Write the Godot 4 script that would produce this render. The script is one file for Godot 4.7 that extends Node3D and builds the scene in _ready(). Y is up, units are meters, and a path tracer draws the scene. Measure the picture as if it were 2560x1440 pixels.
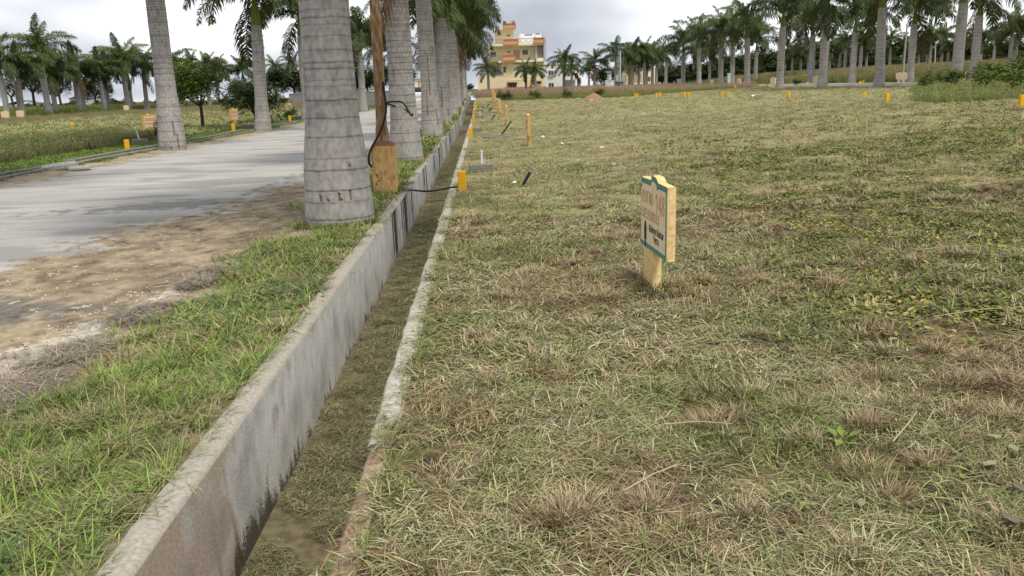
extends Node3D

# ---------------------------------------------------------------- camera numbers
const FOCAL := 2100.0          # in pixels of the 2560 x 1440 photograph
const EYE := 1.45
var cam: Camera3D
var rng := RandomNumberGenerator.new()
var noise_a := FastNoiseLite.new()
var noise_b := FastNoiseLite.new()
var noise_c := FastNoiseLite.new()
var taken := {}
var mats := {}

# ---------------------------------------------------------------- mesh helper
class MB:
	var v := PackedVector3Array()
	var n := PackedVector3Array()
	var c := PackedColorArray()
	func tri(a: Vector3, b: Vector3, d: Vector3, col := Color.WHITE) -> void:
		var m := (d - a).cross(b - a)
		m = m.normalized() if m.length_squared() > 1e-16 else Vector3.UP
		v.append(a); v.append(b); v.append(d)
		n.append(m); n.append(m); n.append(m)
		c.append(col); c.append(col); c.append(col)
	func otri(a: Vector3, b: Vector3, d: Vector3, ctr: Vector3, col := Color.WHITE) -> void:
		if (d - a).cross(b - a).dot((a + b + d) / 3.0 - ctr) < 0.0:
			tri(a, d, b, col)
		else:
			tri(a, b, d, col)
	func quad(a: Vector3, b: Vector3, d: Vector3, e: Vector3, col := Color.WHITE) -> void:
		tri(a, b, d, col); tri(a, d, e, col)
	func oquad(a: Vector3, b: Vector3, d: Vector3, e: Vector3, ctr: Vector3, col := Color.WHITE) -> void:
		otri(a, b, d, ctr, col); otri(a, d, e, ctr, col)
	func box(ctr: Vector3, size: Vector3, col := Color.WHITE, turn := Basis(), bevel := 0.0) -> void:
		var h := size / 2.0
		var b := minf(bevel, minf(h.x, minf(h.y, h.z)) * 0.9)
		var f := func(sx: float, sy: float, sz: float, ax: int) -> Vector3:
			var p := Vector3(sx * (h.x - (b if ax != 0 else 0.0)), sy * (h.y - (b if ax != 1 else 0.0)), sz * (h.z - (b if ax != 2 else 0.0)))
			return ctr + turn * p
		for s in [-1.0, 1.0]:
			oquad(f.call(s, -1, -1, 0), f.call(s, 1, -1, 0), f.call(s, 1, 1, 0), f.call(s, -1, 1, 0), ctr, col)
			oquad(f.call(-1, s, -1, 1), f.call(1, s, -1, 1), f.call(1, s, 1, 1), f.call(-1, s, 1, 1), ctr, col)
			oquad(f.call(-1, -1, s, 2), f.call(1, -1, s, 2), f.call(1, 1, s, 2), f.call(-1, 1, s, 2), ctr, col)
		if b > 0.0:
			for s in [-1.0, 1.0]:
				for t in [-1.0, 1.0]:
					oquad(f.call(s, t, -1, 0), f.call(s, t, 1, 0), f.call(s, t, 1, 1), f.call(s, t, -1, 1), ctr, col)
					oquad(f.call(s, -1, t, 0), f.call(s, 1, t, 0), f.call(s, 1, t, 2), f.call(s, -1, t, 2), ctr, col)
					oquad(f.call(-1, s, t, 1), f.call(1, s, t, 1), f.call(1, s, t, 2), f.call(-1, s, t, 2), ctr, col)
					for w in [-1.0, 1.0]:
						otri(f.call(s, t, w, 0), f.call(s, t, w, 1), f.call(s, t, w, 2), ctr, col)
	func tube(pts: Array, radii: Array, sides: int, col := Color.WHITE, capped := true) -> void:
		var rings := []
		for i in pts.size():
			var d: Vector3 = (pts[mini(i + 1, pts.size() - 1)] - pts[maxi(i - 1, 0)])
			d = d.normalized()
			var u := d.cross(Vector3(0.31, 0.2, 0.93)).normalized()
			var w := d.cross(u)
			var ring := []
			for k in sides:
				var an := TAU * k / sides
				ring.append([pts[i] + (u * cos(an) + w * sin(an)) * radii[i], u * cos(an) + w * sin(an)])
			rings.append(ring)
		for i in pts.size() - 1:
			for k in sides:
				var k2 := (k + 1) % sides
				for q in [[rings[i][k], rings[i + 1][k2], rings[i][k2]], [rings[i][k], rings[i + 1][k], rings[i + 1][k2]]]:
					var a: Array = q[0]; var b: Array = q[1]; var e: Array = q[2]
					var m: Vector3 = (e[0] - a[0]).cross(b[0] - a[0])
					if m.dot(a[1]) < 0.0:
						var t := b; b = e; e = t
					for p in [a, b, e]:
						v.append(p[0]); n.append(p[1]); c.append(col)
		if capped:
			for e in [0, pts.size() - 1]:
				var inner: Vector3 = pts[1] if e == 0 else pts[e - 1]
				for k in sides:
					otri(pts[e], rings[e][k][0], rings[e][(k + 1) % sides][0], inner, col)
	func mesh(mat: Material) -> ArrayMesh:
		var a := []
		a.resize(Mesh.ARRAY_MAX)
		a[Mesh.ARRAY_VERTEX] = v
		a[Mesh.ARRAY_NORMAL] = n
		a[Mesh.ARRAY_COLOR] = c
		var m := ArrayMesh.new()
		m.add_surface_from_arrays(Mesh.PRIMITIVE_TRIANGLES, a)
		m.surface_set_material(0, mat)
		return m

class Bag:
	var v := PackedVector3Array()
	var n := PackedVector3Array()
	var c := PackedColorArray()

# copies of small meshes joined into one mesh, one surface per tint
class Bale:
	var tints := []
	var bags := []
	func _init(t: Array) -> void:
		tints = t
		for i in t.size(): bags.append(Bag.new())
	func add(arr: Array, xf: Transform3D, col: Color) -> void:
		var best := 0
		var least := 9.0
		for i in tints.size():
			var q: Color = tints[i]
			var e := absf(q.r - col.r) + absf(q.g - col.g) + absf(q.b - col.b)
			if e < least:
				least = e; best = i
		var bag: Bag = bags[best]
		bag.v.append_array(xf * (arr[Mesh.ARRAY_VERTEX] as PackedVector3Array))
		bag.n.append_array(Transform3D(xf.basis.orthonormalized(), Vector3.ZERO) * (arr[Mesh.ARRAY_NORMAL] as PackedVector3Array))
		bag.c.append_array(arr[Mesh.ARRAY_COLOR] as PackedColorArray)
	func mesh(src: StandardMaterial3D) -> ArrayMesh:
		var m := ArrayMesh.new()
		for i in tints.size():
			var bag: Bag = bags[i]
			if bag.v.is_empty(): continue
			var a := []
			a.resize(Mesh.ARRAY_MAX)
			a[Mesh.ARRAY_VERTEX] = bag.v; a[Mesh.ARRAY_NORMAL] = bag.n; a[Mesh.ARRAY_COLOR] = bag.c
			m.add_surface_from_arrays(Mesh.PRIMITIVE_TRIANGLES, a)
			var mat := src.duplicate() as StandardMaterial3D
			mat.albedo_color = tints[i].linear_to_srgb()
			m.surface_set_material(m.get_surface_count() - 1, mat)
		return m

# a smooth sheet from rows of points; uv and colours optional
func sheet(rows: Array, uvs: Array, cols: Array, mat: Material, closed := false) -> ArrayMesh:
	var st := SurfaceTool.new()
	st.begin(Mesh.PRIMITIVE_TRIANGLES)
	var w: int = rows[0].size()
	for i in rows.size():
		for k in w:
			if cols.size():
				st.set_color(cols[i][k])
			if uvs.size():
				st.set_uv(uvs[i][k])
			st.add_vertex(rows[i][k])
	for i in rows.size() - 1:
		for k in (w if closed else w - 1):
			var k2 := (k + 1) % w
			for id in [i * w + k, (i + 1) * w + k, (i + 1) * w + k2, i * w + k, (i + 1) * w + k2, i * w + k2]:
				st.add_index(id)
	st.generate_normals()
	st.set_material(mat)
	return st.commit()

# ---------------------------------------------------------------- nodes, names, labels
func numbered(called: String) -> String:
	var k: int = taken.get(called, 0)
	taken[called] = k + 1
	return called if k == 0 else "%s_%03d" % [called, k]

func tag(o: Node, label: String, category: String, group := "", kind := "") -> Node:
	if label != "": o.set_meta("label", label)
	if category != "": o.set_meta("category", category)
	if group != "": o.set_meta("group", group)
	if kind != "": o.set_meta("kind", kind)
	return o

func thing(called: String, at_: Vector3, label: String, category: String, group := "", turn := 0.0) -> Node3D:
	var o := Node3D.new()
	o.name = numbered(called)
	add_child(o)
	o.position = at_
	o.rotation.y = turn
	tag(o, label, category, group)
	return o

func part(called: String, m: Mesh, parent: Node, at_ := Vector3.ZERO, turn := Basis()) -> MeshInstance3D:
	var o := MeshInstance3D.new()
	o.name = called
	o.mesh = m
	parent.add_child(o, true)
	o.transform = Transform3D(turn, at_)
	return o

func structure(called: String, m: Mesh) -> MeshInstance3D:
	var o := MeshInstance3D.new()
	o.name = numbered(called)
	o.mesh = m
	add_child(o)
	o.set_meta("kind", "structure")
	return o

func stuff(called: String, m: Mesh, xf: Array, cols: Array, label: String, category: String) -> void:
	if xf.is_empty():
		return
	var mm := MultiMesh.new()
	mm.transform_format = MultiMesh.TRANSFORM_3D
	mm.use_colors = true
	mm.mesh = m
	mm.instance_count = xf.size()
	for i in xf.size():
		mm.set_instance_transform(i, xf[i])
		mm.set_instance_color(i, cols[i])
	var o := MultiMeshInstance3D.new()
	o.name = numbered(called)
	o.multimesh = mm
	add_child(o)
	tag(o, label, category, "", "stuff")

func baled(called: String, b: Bale, label: String, category: String) -> void:
	var m := b.mesh(mats["grass"])
	var total := 0
	for i in m.get_surface_count(): total += m.surface_get_array_len(i) / 3
	print(called, " triangles ", total)
	var o := MeshInstance3D.new()
	o.name = numbered(called)
	o.mesh = m
	add_child(o)
	tag(o, label, category, "", "stuff")

# ---------------------------------------------------------------- materials
func lin(r: float, g: float, b: float) -> Color:
	return Color(r, g, b).linear_to_srgb()

func plain(key: String, r: float, g: float, b: float, rough := 0.8, metal := 0.0) -> StandardMaterial3D:
	if mats.has(key): return mats[key]
	var m := StandardMaterial3D.new()
	m.albedo_color = lin(r, g, b)
	m.roughness = rough
	m.metallic = metal
	m.metallic_specular = 0.35
	mats[key] = m
	return m

func noise_tex(freq: float, ramp: Array, seed_: int, size := 512, octaves := 5, kind := FastNoiseLite.TYPE_SIMPLEX_SMOOTH) -> NoiseTexture2D:
	var fn := FastNoiseLite.new()
	fn.noise_type = kind
	fn.seed = seed_
	fn.frequency = freq
	fn.fractal_octaves = octaves
	var t := NoiseTexture2D.new()
	t.width = size; t.height = size
	t.seamless = true
	t.noise = fn
	var g := Gradient.new()
	var offs := PackedFloat32Array(); var cs := PackedColorArray()
	for r in ramp:
		offs.append(r[0]); cs.append(lin(r[1], r[2], r[3]))
	g.offsets = offs; g.colors = cs
	t.color_ramp = g
	return t

func bump_tex(freq: float, seed_: int, size := 512, octaves := 4) -> NoiseTexture2D:
	var fn := FastNoiseLite.new()
	fn.seed = seed_
	fn.frequency = freq
	fn.fractal_octaves = octaves
	var t := NoiseTexture2D.new()
	t.width = size; t.height = size
	t.seamless = true
	t.noise = fn
	return t

func grainy(key: String, ramp: Array, freq: float, scale: Vector3, rough: float, bump := 0.0, world := true, vcol := false, bfreq := 0.05) -> StandardMaterial3D:
	if mats.has(key): return mats[key]
	var m := StandardMaterial3D.new()
	m.albedo_texture = noise_tex(freq, ramp, hash(key) % 9973)
	m.uv1_triplanar = true
	m.uv1_world_triplanar = world
	m.uv1_scale = scale
	m.roughness = rough
	m.metallic_specular = 0.3
	m.vertex_color_use_as_albedo = vcol
	if bump > 0.0:
		m.heightmap_enabled = true
		m.heightmap_texture = bump_tex(bfreq, hash(key) % 7919)
		m.heightmap_scale = bump
	mats[key] = m
	return m

func leafy(key: String, tint: Color, back: Color, rough := 0.65) -> StandardMaterial3D:
	if mats.has(key): return mats[key]
	var m := StandardMaterial3D.new()
	m.albedo_color = tint
	m.vertex_color_use_as_albedo = true
	m.roughness = rough
	m.metallic_specular = 0.25
	m.cull_mode = BaseMaterial3D.CULL_DISABLED
	if back.get_luminance() > 0.0:
		m.backlight_enabled = true
		m.backlight = back
	mats[key] = m
	return m

# ---------------------------------------------------------------- pixels and ground
func dir_of(px: float, py: float) -> Vector3:
	return cam.transform.basis * Vector3((px - 1280.0) / FOCAL, (720.0 - py) / FOCAL, -1.0)

func at(px: float, py: float, depth: float) -> Vector3:
	var d := dir_of(px, py)
	return cam.position + d * (depth / -d.z)

func on_ground(px: float, py: float) -> Vector3:
	var d := dir_of(px, py)
	d /= -d.z
	var was := 1.5
	var t := 1.6
	while t < 180.0:
		var p := cam.position + d * t
		if p.y < height(p.x, t):
			for i in 18:
				var mid := (was + t) / 2.0
				p = cam.position + d * mid
				if p.y < height(p.x, mid): t = mid
				else: was = mid
			return Vector3(p.x, height(p.x, t), p.z)
		was = t
		t *= 1.04
	var far := cam.position + d * 120.0
	return Vector3(far.x, height(far.x, 120.0), far.z)

func steps(x: float, table: Array) -> float:
	if x <= table[0][0]: return table[0][1]
	for i in table.size() - 1:
		if x <= table[i + 1][0]:
			var t: float = (x - table[i][0]) / (table[i + 1][0] - table[i][0])
			t = t * t * (3.0 - 2.0 * t) * 0.5 + t * 0.5
			return lerpf(table[i][1], table[i + 1][1], t)
	return table[-1][1]

const RISE_X := [[1.5, 0.0], [5.0, 0.17], [9.0, 0.42], [13.0, 0.63], [23.0, 0.83], [33.0, 0.92], [38.0, 1.35], [42.0, 1.8], [52.0, 2.2], [62.0, 2.45]]
const RISE_D := [[44.0, 0.0], [60.0, 0.5], [80.0, 0.75], [110.0, 0.92], [150.0, 1.15]]
const LEFT := [[-40.0, 0.18], [-12.0, 0.12], [-9.3, 0.09], [-8.6, 0.06], [-8.2, 0.035], [-3.4, 0.045], [-2.6, 0.055], [-2.0, 0.085], [-1.5, 0.105], [-1.18, 0.105]]

func height(x: float, d: float) -> float:
	var hd := steps(d, RISE_D)
	if x < -1.0:
		return maxf(steps(x, LEFT), steps(x, LEFT) * 0.3 + hd * clampf((x + 9.0) / 7.0, 0.0, 1.0))
	var hx := steps(x, RISE_X)
	return maxf(hx, hd) + 0.008 * noise_a.get_noise_2d(x * 60.0, d * 60.0) * clampf(4.0 - d * 0.05, 0.0, 1.0)

func ground(x: float, d: float, lift := 0.0) -> Vector3:
	return Vector3(x, height(x, d) + lift, -d)

func spread(a: float, b: float, first: float, grow: float) -> Array:
	var out := [a]
	var s := first
	var x := a
	while x + s < b:
		x += s
		out.append(x)
		s *= grow
	out.append(b)
	return out

# ================================================================ build
func _ready() -> void:
	rng.seed = 20240
	noise_a.seed = 3; noise_a.frequency = 0.02; noise_a.fractal_octaves = 4
	noise_b.seed = 8; noise_b.frequency = 0.35; noise_b.fractal_octaves = 3
	noise_c.seed = 21; noise_c.frequency = 0.9; noise_c.fractal_octaves = 3
	# camera
	cam = Camera3D.new()
	cam.name = "camera"
	add_child(cam)
	cam.position = Vector3(0, EYE, 0)
	cam.rotation_degrees = Vector3(-13.446, -1.648, -1.7)
	cam.fov = rad_to_deg(2.0 * atan(720.0 / FOCAL))
	cam.near = 0.05
	cam.far = 900.0
	cam.current = true
	# sky, air, exposure
	var env := Environment.new()
	env.background_mode = Environment.BG_SKY
	var sky := Sky.new()
	var pano := PanoramaSkyMaterial.new()
	pano.panorama = ImageTexture.create_from_image(cloud_picture())
	sky.sky_material = pano
	env.sky = sky
	env.tonemap_mode = Environment.TONE_MAPPER_LINEAR
	env.tonemap_exposure = 1.85
	env.sdfgi_enabled = true
	env.ssao_enabled = true
	env.ssil_enabled = true
	var world := WorldEnvironment.new()
	world.name = "world"
	world.environment = env
	add_child(world)
	var sun := DirectionalLight3D.new()
	sun.name = "sun"
	sun.light_energy = 0.5
	sun.light_angular_distance = 14.0
	sun.light_color = Color(1.0, 0.97, 0.92)
	sun.shadow_enabled = true
	add_child(sun)
	sun.rotation_degrees = Vector3(-62, 28, 0)
	print("ground")
	build_ground()
	build_drain()
	print("grass")
	build_field_grass()
	build_verge_grass()
	build_weeds()
	print("palms")
	build_palms()
	build_trees()
	print("buildings")
	build_buildings()
	build_posts()
	build_sign()
	build_lamp()
	build_small()
	print("done")

# ---------------------------------------------------------------- sky
func cloud_picture() -> Image:
	var w := 1024; var h := 512
	var big := FastNoiseLite.new(); big.seed = 5; big.frequency = 1.5; big.fractal_octaves = 5
	var fine := FastNoiseLite.new(); fine.seed = 12; fine.frequency = 4.2; fine.fractal_octaves = 4
	var im := Image.create(w, h, false, Image.FORMAT_RGB8)
	var dark := Color(0.57, 0.59, 0.625); var mid := Color(0.695, 0.708, 0.73); var white := Color(0.85, 0.852, 0.86)
	for y in h:
		var el := (0.5 - (y + 0.5) / h) * PI
		for x in w:
			var az := (x + 0.5) / w * TAU
			var p := Vector3(cos(el) * sin(az), maxf(sin(el), 0.0) * 3.2, cos(el) * cos(az))
			var t := 0.43 + 1.5 * big.get_noise_3dv(p) + 0.55 * fine.get_noise_3dv(p)
			t += 0.12 * clampf(1.0 - el * 6.0, 0.0, 1.0)
			var c := dark.lerp(mid, clampf(t * 2.0, 0, 1)) if t < 0.5 else mid.lerp(white, clampf(t * 2.0 - 1.0, 0, 1))
			im.set_pixel(x, y, c)
	return im

# ---------------------------------------------------------------- ground sheets
func ground_sheet(called: String, xs: Array, ds: Array, mat: Material, uv0: Vector2, uv1: Vector2) -> void:
	var rows := []; var uvs := []
	for d in ds:
		var r := []; var u := []
		for x in xs:
			r.append(ground(x, d))
			u.append(Vector2((x - uv0.x) / (uv1.x - uv0.x), (d - uv0.y) / (uv1.y - uv0.y)))
		rows.append(r); uvs.append(u)
	structure(called, sheet(rows, uvs, [], mat))

const KERB_IN := -8.98
const KERB_OUT := -9.22

func road_edge(d: float) -> float:
	return steps(d, [[5.0, -4.6], [7.0, -4.25], [9.0, -3.95], [11.0, -3.35], [14.5, -3.1], [25.0, -2.9], [60.0, -2.75]])

func road_picture(w: int, h: int, x0: float, x1: float, d0: float, d1: float) -> Image:
	var im := Image.create(w, h, false, Image.FORMAT_RGB8)
	var na := FastNoiseLite.new(); na.seed = 31; na.frequency = 0.7; na.fractal_octaves = 4
	var nb := FastNoiseLite.new(); nb.seed = 37; nb.frequency = 3.0; nb.fractal_octaves = 4
	var nc := FastNoiseLite.new(); nc.seed = 41; nc.frequency = 11.0; nc.fractal_octaves = 3
	for y in h:
		var d := lerpf(d0, d1, (y + 0.5) / h)
		var er := road_edge(d)
		for x in w:
			var X := lerpf(x0, x1, (x + 0.5) / w)
			var a := na.get_noise_2d(X, d)
			var b := nb.get_noise_2d(X, d)
			var f := nc.get_noise_2d(X, d)
			# concrete with broom marks across the road
			var streak := nb.get_noise_2d(X * 0.22 + 40.0, d * 2.2)
			var streak2 := na.get_noise_2d(X * 0.5 + 90.0, d * 2.6)
			var g := 0.415 + 0.07 * streak + 0.09 * streak2 + 0.05 * f
			var stain := 1.0 - Vector2((X + 4.1 + 0.22 * (d - 11.2)) / 1.7, (d - 11.4 - 0.28 * (X + 4.1)) / 0.55).length() + 0.9 * b
			if stain > 0.0: g = lerpf(g, 0.235, clampf(stain * 2.2, 0, 1))
			var damp := na.get_noise_2d(X * 0.45 + 7.0, d * 1.1 + 3.0)
			if damp > 0.1: g = lerpf(g, 0.27, clampf((damp - 0.1) * 3.0, 0, 0.75))
			var crack := absf(d - 12.6 - 0.75 * (X + 8.0) + 0.25 * a)
			if crack < 0.035 and X < -4.6: g += 0.12
			var col := Color(g, g * 0.97, g * 0.905)
			# dirt over both edges
			var dirt_r := X - er + 0.55 * a + 0.5 * b + 0.14 * f
			var dirt_l := -8.2 - X + 0.3 * a + 0.4 * b + 0.1 * f
			var dirt := maxf(dirt_r, dirt_l)
			if dirt > -0.12:
				var tan_ := Color(0.37, 0.30, 0.205) * (1.0 + 0.5 * f)
				var brown := Color(0.18, 0.135, 0.09) * (1.0 + 0.6 * f)
				var grey := Color(0.17, 0.155, 0.135) * (1.0 + 0.4 * f)
				var wear := clampf(0.12 + 1.0 * na.get_noise_2d(X * 1.3 + 11.0, d * 1.2) + 1.3 * b + 0.9 * f + 0.5 * clampf(dirt - 0.35, 0.0, 0.8), 0, 1)
				var soil := tan_.lerp(brown, wear * 0.85)
				if X > er:
					var gp := 1.0 - Vector2((X + 3.5) / 0.9, (d - 5.6) / 0.55).length() + 0.8 * b
					soil = soil.lerp(grey, clampf(gp * 2.0, 0, 0.9))
					var tp := 1.0 - Vector2((X + 3.05) / 0.42, (d - 4.95) / 0.42).length() + 0.35 * b
					soil = soil.lerp(Color(0.35, 0.285, 0.18) * (1.0 + 0.3 * f), clampf(tp * 2.5, 0, 0.9))
					var line := -2.72 + (d - 4.4) * 0.27
					var lime := 0.14 + 0.16 * clampf((5.4 - d) * 0.6, 0, 1) - absf(X - line + 0.1 * a) + 0.2 * b + 0.14 * f
					if d > 3.0 and d < 7.2: soil = soil.lerp(Color(0.60, 0.55, 0.475) * (1.0 + 0.3 * f), clampf(lime * 6.0, 0, 0.92))
				if f * 0.5 + b > 0.62: soil = Color(0.48, 0.44, 0.37)
				col = col.lerp(soil, clampf((dirt + 0.12) * 5.0, 0, 1))
			im.set_pixel(x, y, col.clamp().linear_to_srgb())
	return im

func build_ground() -> void:
	var soil := grainy("field soil", [[0.0, 0.05, 0.04, 0.02], [0.45, 0.11, 0.088, 0.043], [0.62, 0.18, 0.13, 0.07], [1.0, 0.29, 0.18, 0.105]], 0.012, Vector3(0.45, 0.45, 0.45), 0.95, 1.2)
	var thatch := grainy("field thatch", [[0.0, 0.09, 0.075, 0.035], [0.38, 0.22, 0.195, 0.09], [0.55, 0.31, 0.275, 0.13], [0.75, 0.38, 0.335, 0.165], [1.0, 0.46, 0.41, 0.22]], 0.05, Vector3(0.9, 0.9, 0.9), 0.95)
	var fx := spread(-0.44, 9.0, 0.25, 1.02) + spread(9.3, 170.0, 0.8, 1.12)
	ground_sheet("field_ground", fx, spread(-12.0, 1.5, 1.0, 1.0) + spread(1.7, 9.5, 0.2, 1.0), soil, Vector2.ZERO, Vector2.ONE)
	ground_sheet("field_ground_beyond", fx, spread(9.5, 300.0, 0.4, 1.03), thatch, Vector2.ZERO, Vector2.ONE)
	var road_n := StandardMaterial3D.new()
	road_n.albedo_texture = ImageTexture.create_from_image(road_picture(800, 1800, -9.0, -1.0, 2.0, 42.0))
	road_n.roughness = 0.9
	road_n.metallic_specular = 0.25
	road_n.texture_repeat = false
	var road_f := road_n.duplicate() as StandardMaterial3D
	road_f.albedo_texture = ImageTexture.create_from_image(road_picture(400, 800, -9.0, -1.0, 42.0, 130.0))
	var rx := spread(KERB_IN, -1.16, 0.35, 1.0)
	ground_sheet("road", rx, spread(-12.0, 42.0, 0.8, 1.0), road_n, Vector2(-9.0, 2.0), Vector2(-1.0, 42.0))
	ground_sheet("road_beyond", rx, spread(42.0, 114.0, 2.0, 1.0), road_f, Vector2(-9.0, 42.0), Vector2(-1.0, 130.0))
	var lot := grainy("lot soil", [[0.0, 0.06, 0.06, 0.025], [0.5, 0.11, 0.11, 0.045], [1.0, 0.19, 0.16, 0.08]], 0.012, Vector3(0.3, 0.3, 0.3), 0.95)
	ground_sheet("road_end_ground", rx, spread(114.0, 300.0, 4.0, 1.1), lot, Vector2.ZERO, Vector2.ONE)
	ground_sheet("drain_end_ground", spread(-1.17, -0.43, 0.25, 1.0), spread(83.0, 300.0, 4.0, 1.1), lot, Vector2.ZERO, Vector2.ONE)
	var lx := spread(9.22, 240.0, 0.8, 1.12)
	lx.reverse()
	ground_sheet("left_lot_ground", lx.map(func(a): return -a), spread(-12.0, 300.0, 1.2, 1.03), lot, Vector2.ZERO, Vector2.ONE)
	# the path of the far road on the right
	var path := grainy("far road concrete", [[0.0, 0.40, 0.39, 0.36], [1.0, 0.56, 0.55, 0.52]], 0.02, Vector3(0.3, 0.3, 0.3), 0.9)
	var rows := []
	for d in spread(20.0, 160.0, 2.0, 1.0):
		var r := []
		for x in [24.6, 26.0, 28.0, 30.0, 30.8]:
			r.append(ground(x, d, 0.05))
		rows.append(r)
	structure("far_road", sheet(rows, [], [], path))
	# kerb stones of that road, a low pale upstand facing the field
	var kerb := MB.new()
	var dd := 20.0
	while dd < 150.0:
		kerb.box(ground(24.45, dd + 0.75, 0.07), Vector3(0.16, 0.3, 1.47), Color.WHITE, Basis(), 0.015)
		dd += 1.5
	var k := structure("far_road_kerb", kerb.mesh(plain("kerb paint", 0.74, 0.73, 0.69, 0.85)))

# ---------------------------------------------------------------- storm drain
func wall_picture(w: int, h: int, d0: float, d1: float, top: float, seed_: int, mould: float) -> Image:
	var im := Image.create(w, h, false, Image.FORMAT_RGB8)
	var na := FastNoiseLite.new(); na.seed = seed_; na.frequency = 1.3; na.fractal_octaves = 4
	var nb := FastNoiseLite.new(); nb.seed = seed_ + 3; nb.frequency = 8.0; nb.fractal_octaves = 3
	for y in h:
		var hh := lerpf(0.0, top, 1.0 - (y + 0.5) / h)   # height above the floor
		for x in w:
			var d := lerpf(d0, d1, (x + 0.5) / w)
			var a := na.get_noise_2d(d * 1.4, hh * 1.6)
			var run := nb.get_noise_2d(d * 1.1, hh * 0.3)       # streaks that ran down
			var f := nb.get_noise_2d(d * 9.0, hh * 9.0)
			var g := 0.56 + 0.26 * a + 0.08 * run + 0.20 * f
			var col := Color(g * 1.0, g * 0.965, g * 0.895)
			# brown wash on the nearest stretch, with an edge of its own
			var brown := 0.0 if d1 < 5.0 else clampf((3.3 - d - 0.9 * (0.3 - hh)) * 1.6 + 2.4 * a + 0.6 * run, 0, 1)
			col = col.lerp(Color(0.37, 0.285, 0.205) * (1.0 + 0.5 * f), brown * 0.8)
			var film := clampf(run * 1.2 + a * 1.8 - 0.25, 0, 1)
			col = col.lerp(Color(0.24, 0.225, 0.20) * (1.0 + 0.5 * f), film * 0.55)
			# black mould: runs from the top and a ragged tide mark at the floor
			var tide := 0.03 + 0.12 * clampf(na.get_noise_2d(d * 0.9 + 20.0, 1.0) + 0.25, 0, 1) + 0.10 * run + 0.05 * f
			if top > 0.0 and d1 > 5.0: tide += 0.12 * clampf(1.0 - absf(d - 3.45) / 0.9, 0, 1)
			col = col.lerp(Color(0.05, 0.04, 0.024) * (1.0 + 0.9 * f), clampf((tide + 0.06 * a + 0.05 * f - hh) * 26.0, 0, 0.9))
			if mould > 0.0:
				var drip := na.get_noise_2d(d * 0.7 + 50.0, 2.0) + 0.55 * run + mould - 0.85
				if drip > 0.0 and hh > top * (0.5 - drip): col = col.lerp(Color(0.022, 0.020, 0.014), clampf(drip * 6.0, 0, 0.93))
			im.set_pixel(x, y, col.clamp().linear_to_srgb())
	return im

func pic_mat(im: Image, rough := 0.9, bump := 0.0, seed_ := 1) -> StandardMaterial3D:
	var m := StandardMaterial3D.new()
	m.albedo_texture = ImageTexture.create_from_image(im)
	m.roughness = rough
	m.metallic_specular = 0.25
	if bump > 0.0:
		m.heightmap_enabled = true
		m.heightmap_texture = bump_tex(0.06, seed_)
		m.heightmap_scale = bump
	return m

const WALL_X := -1.06
const FLOOR_Y := -0.46
const LIP_X := -0.535

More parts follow.
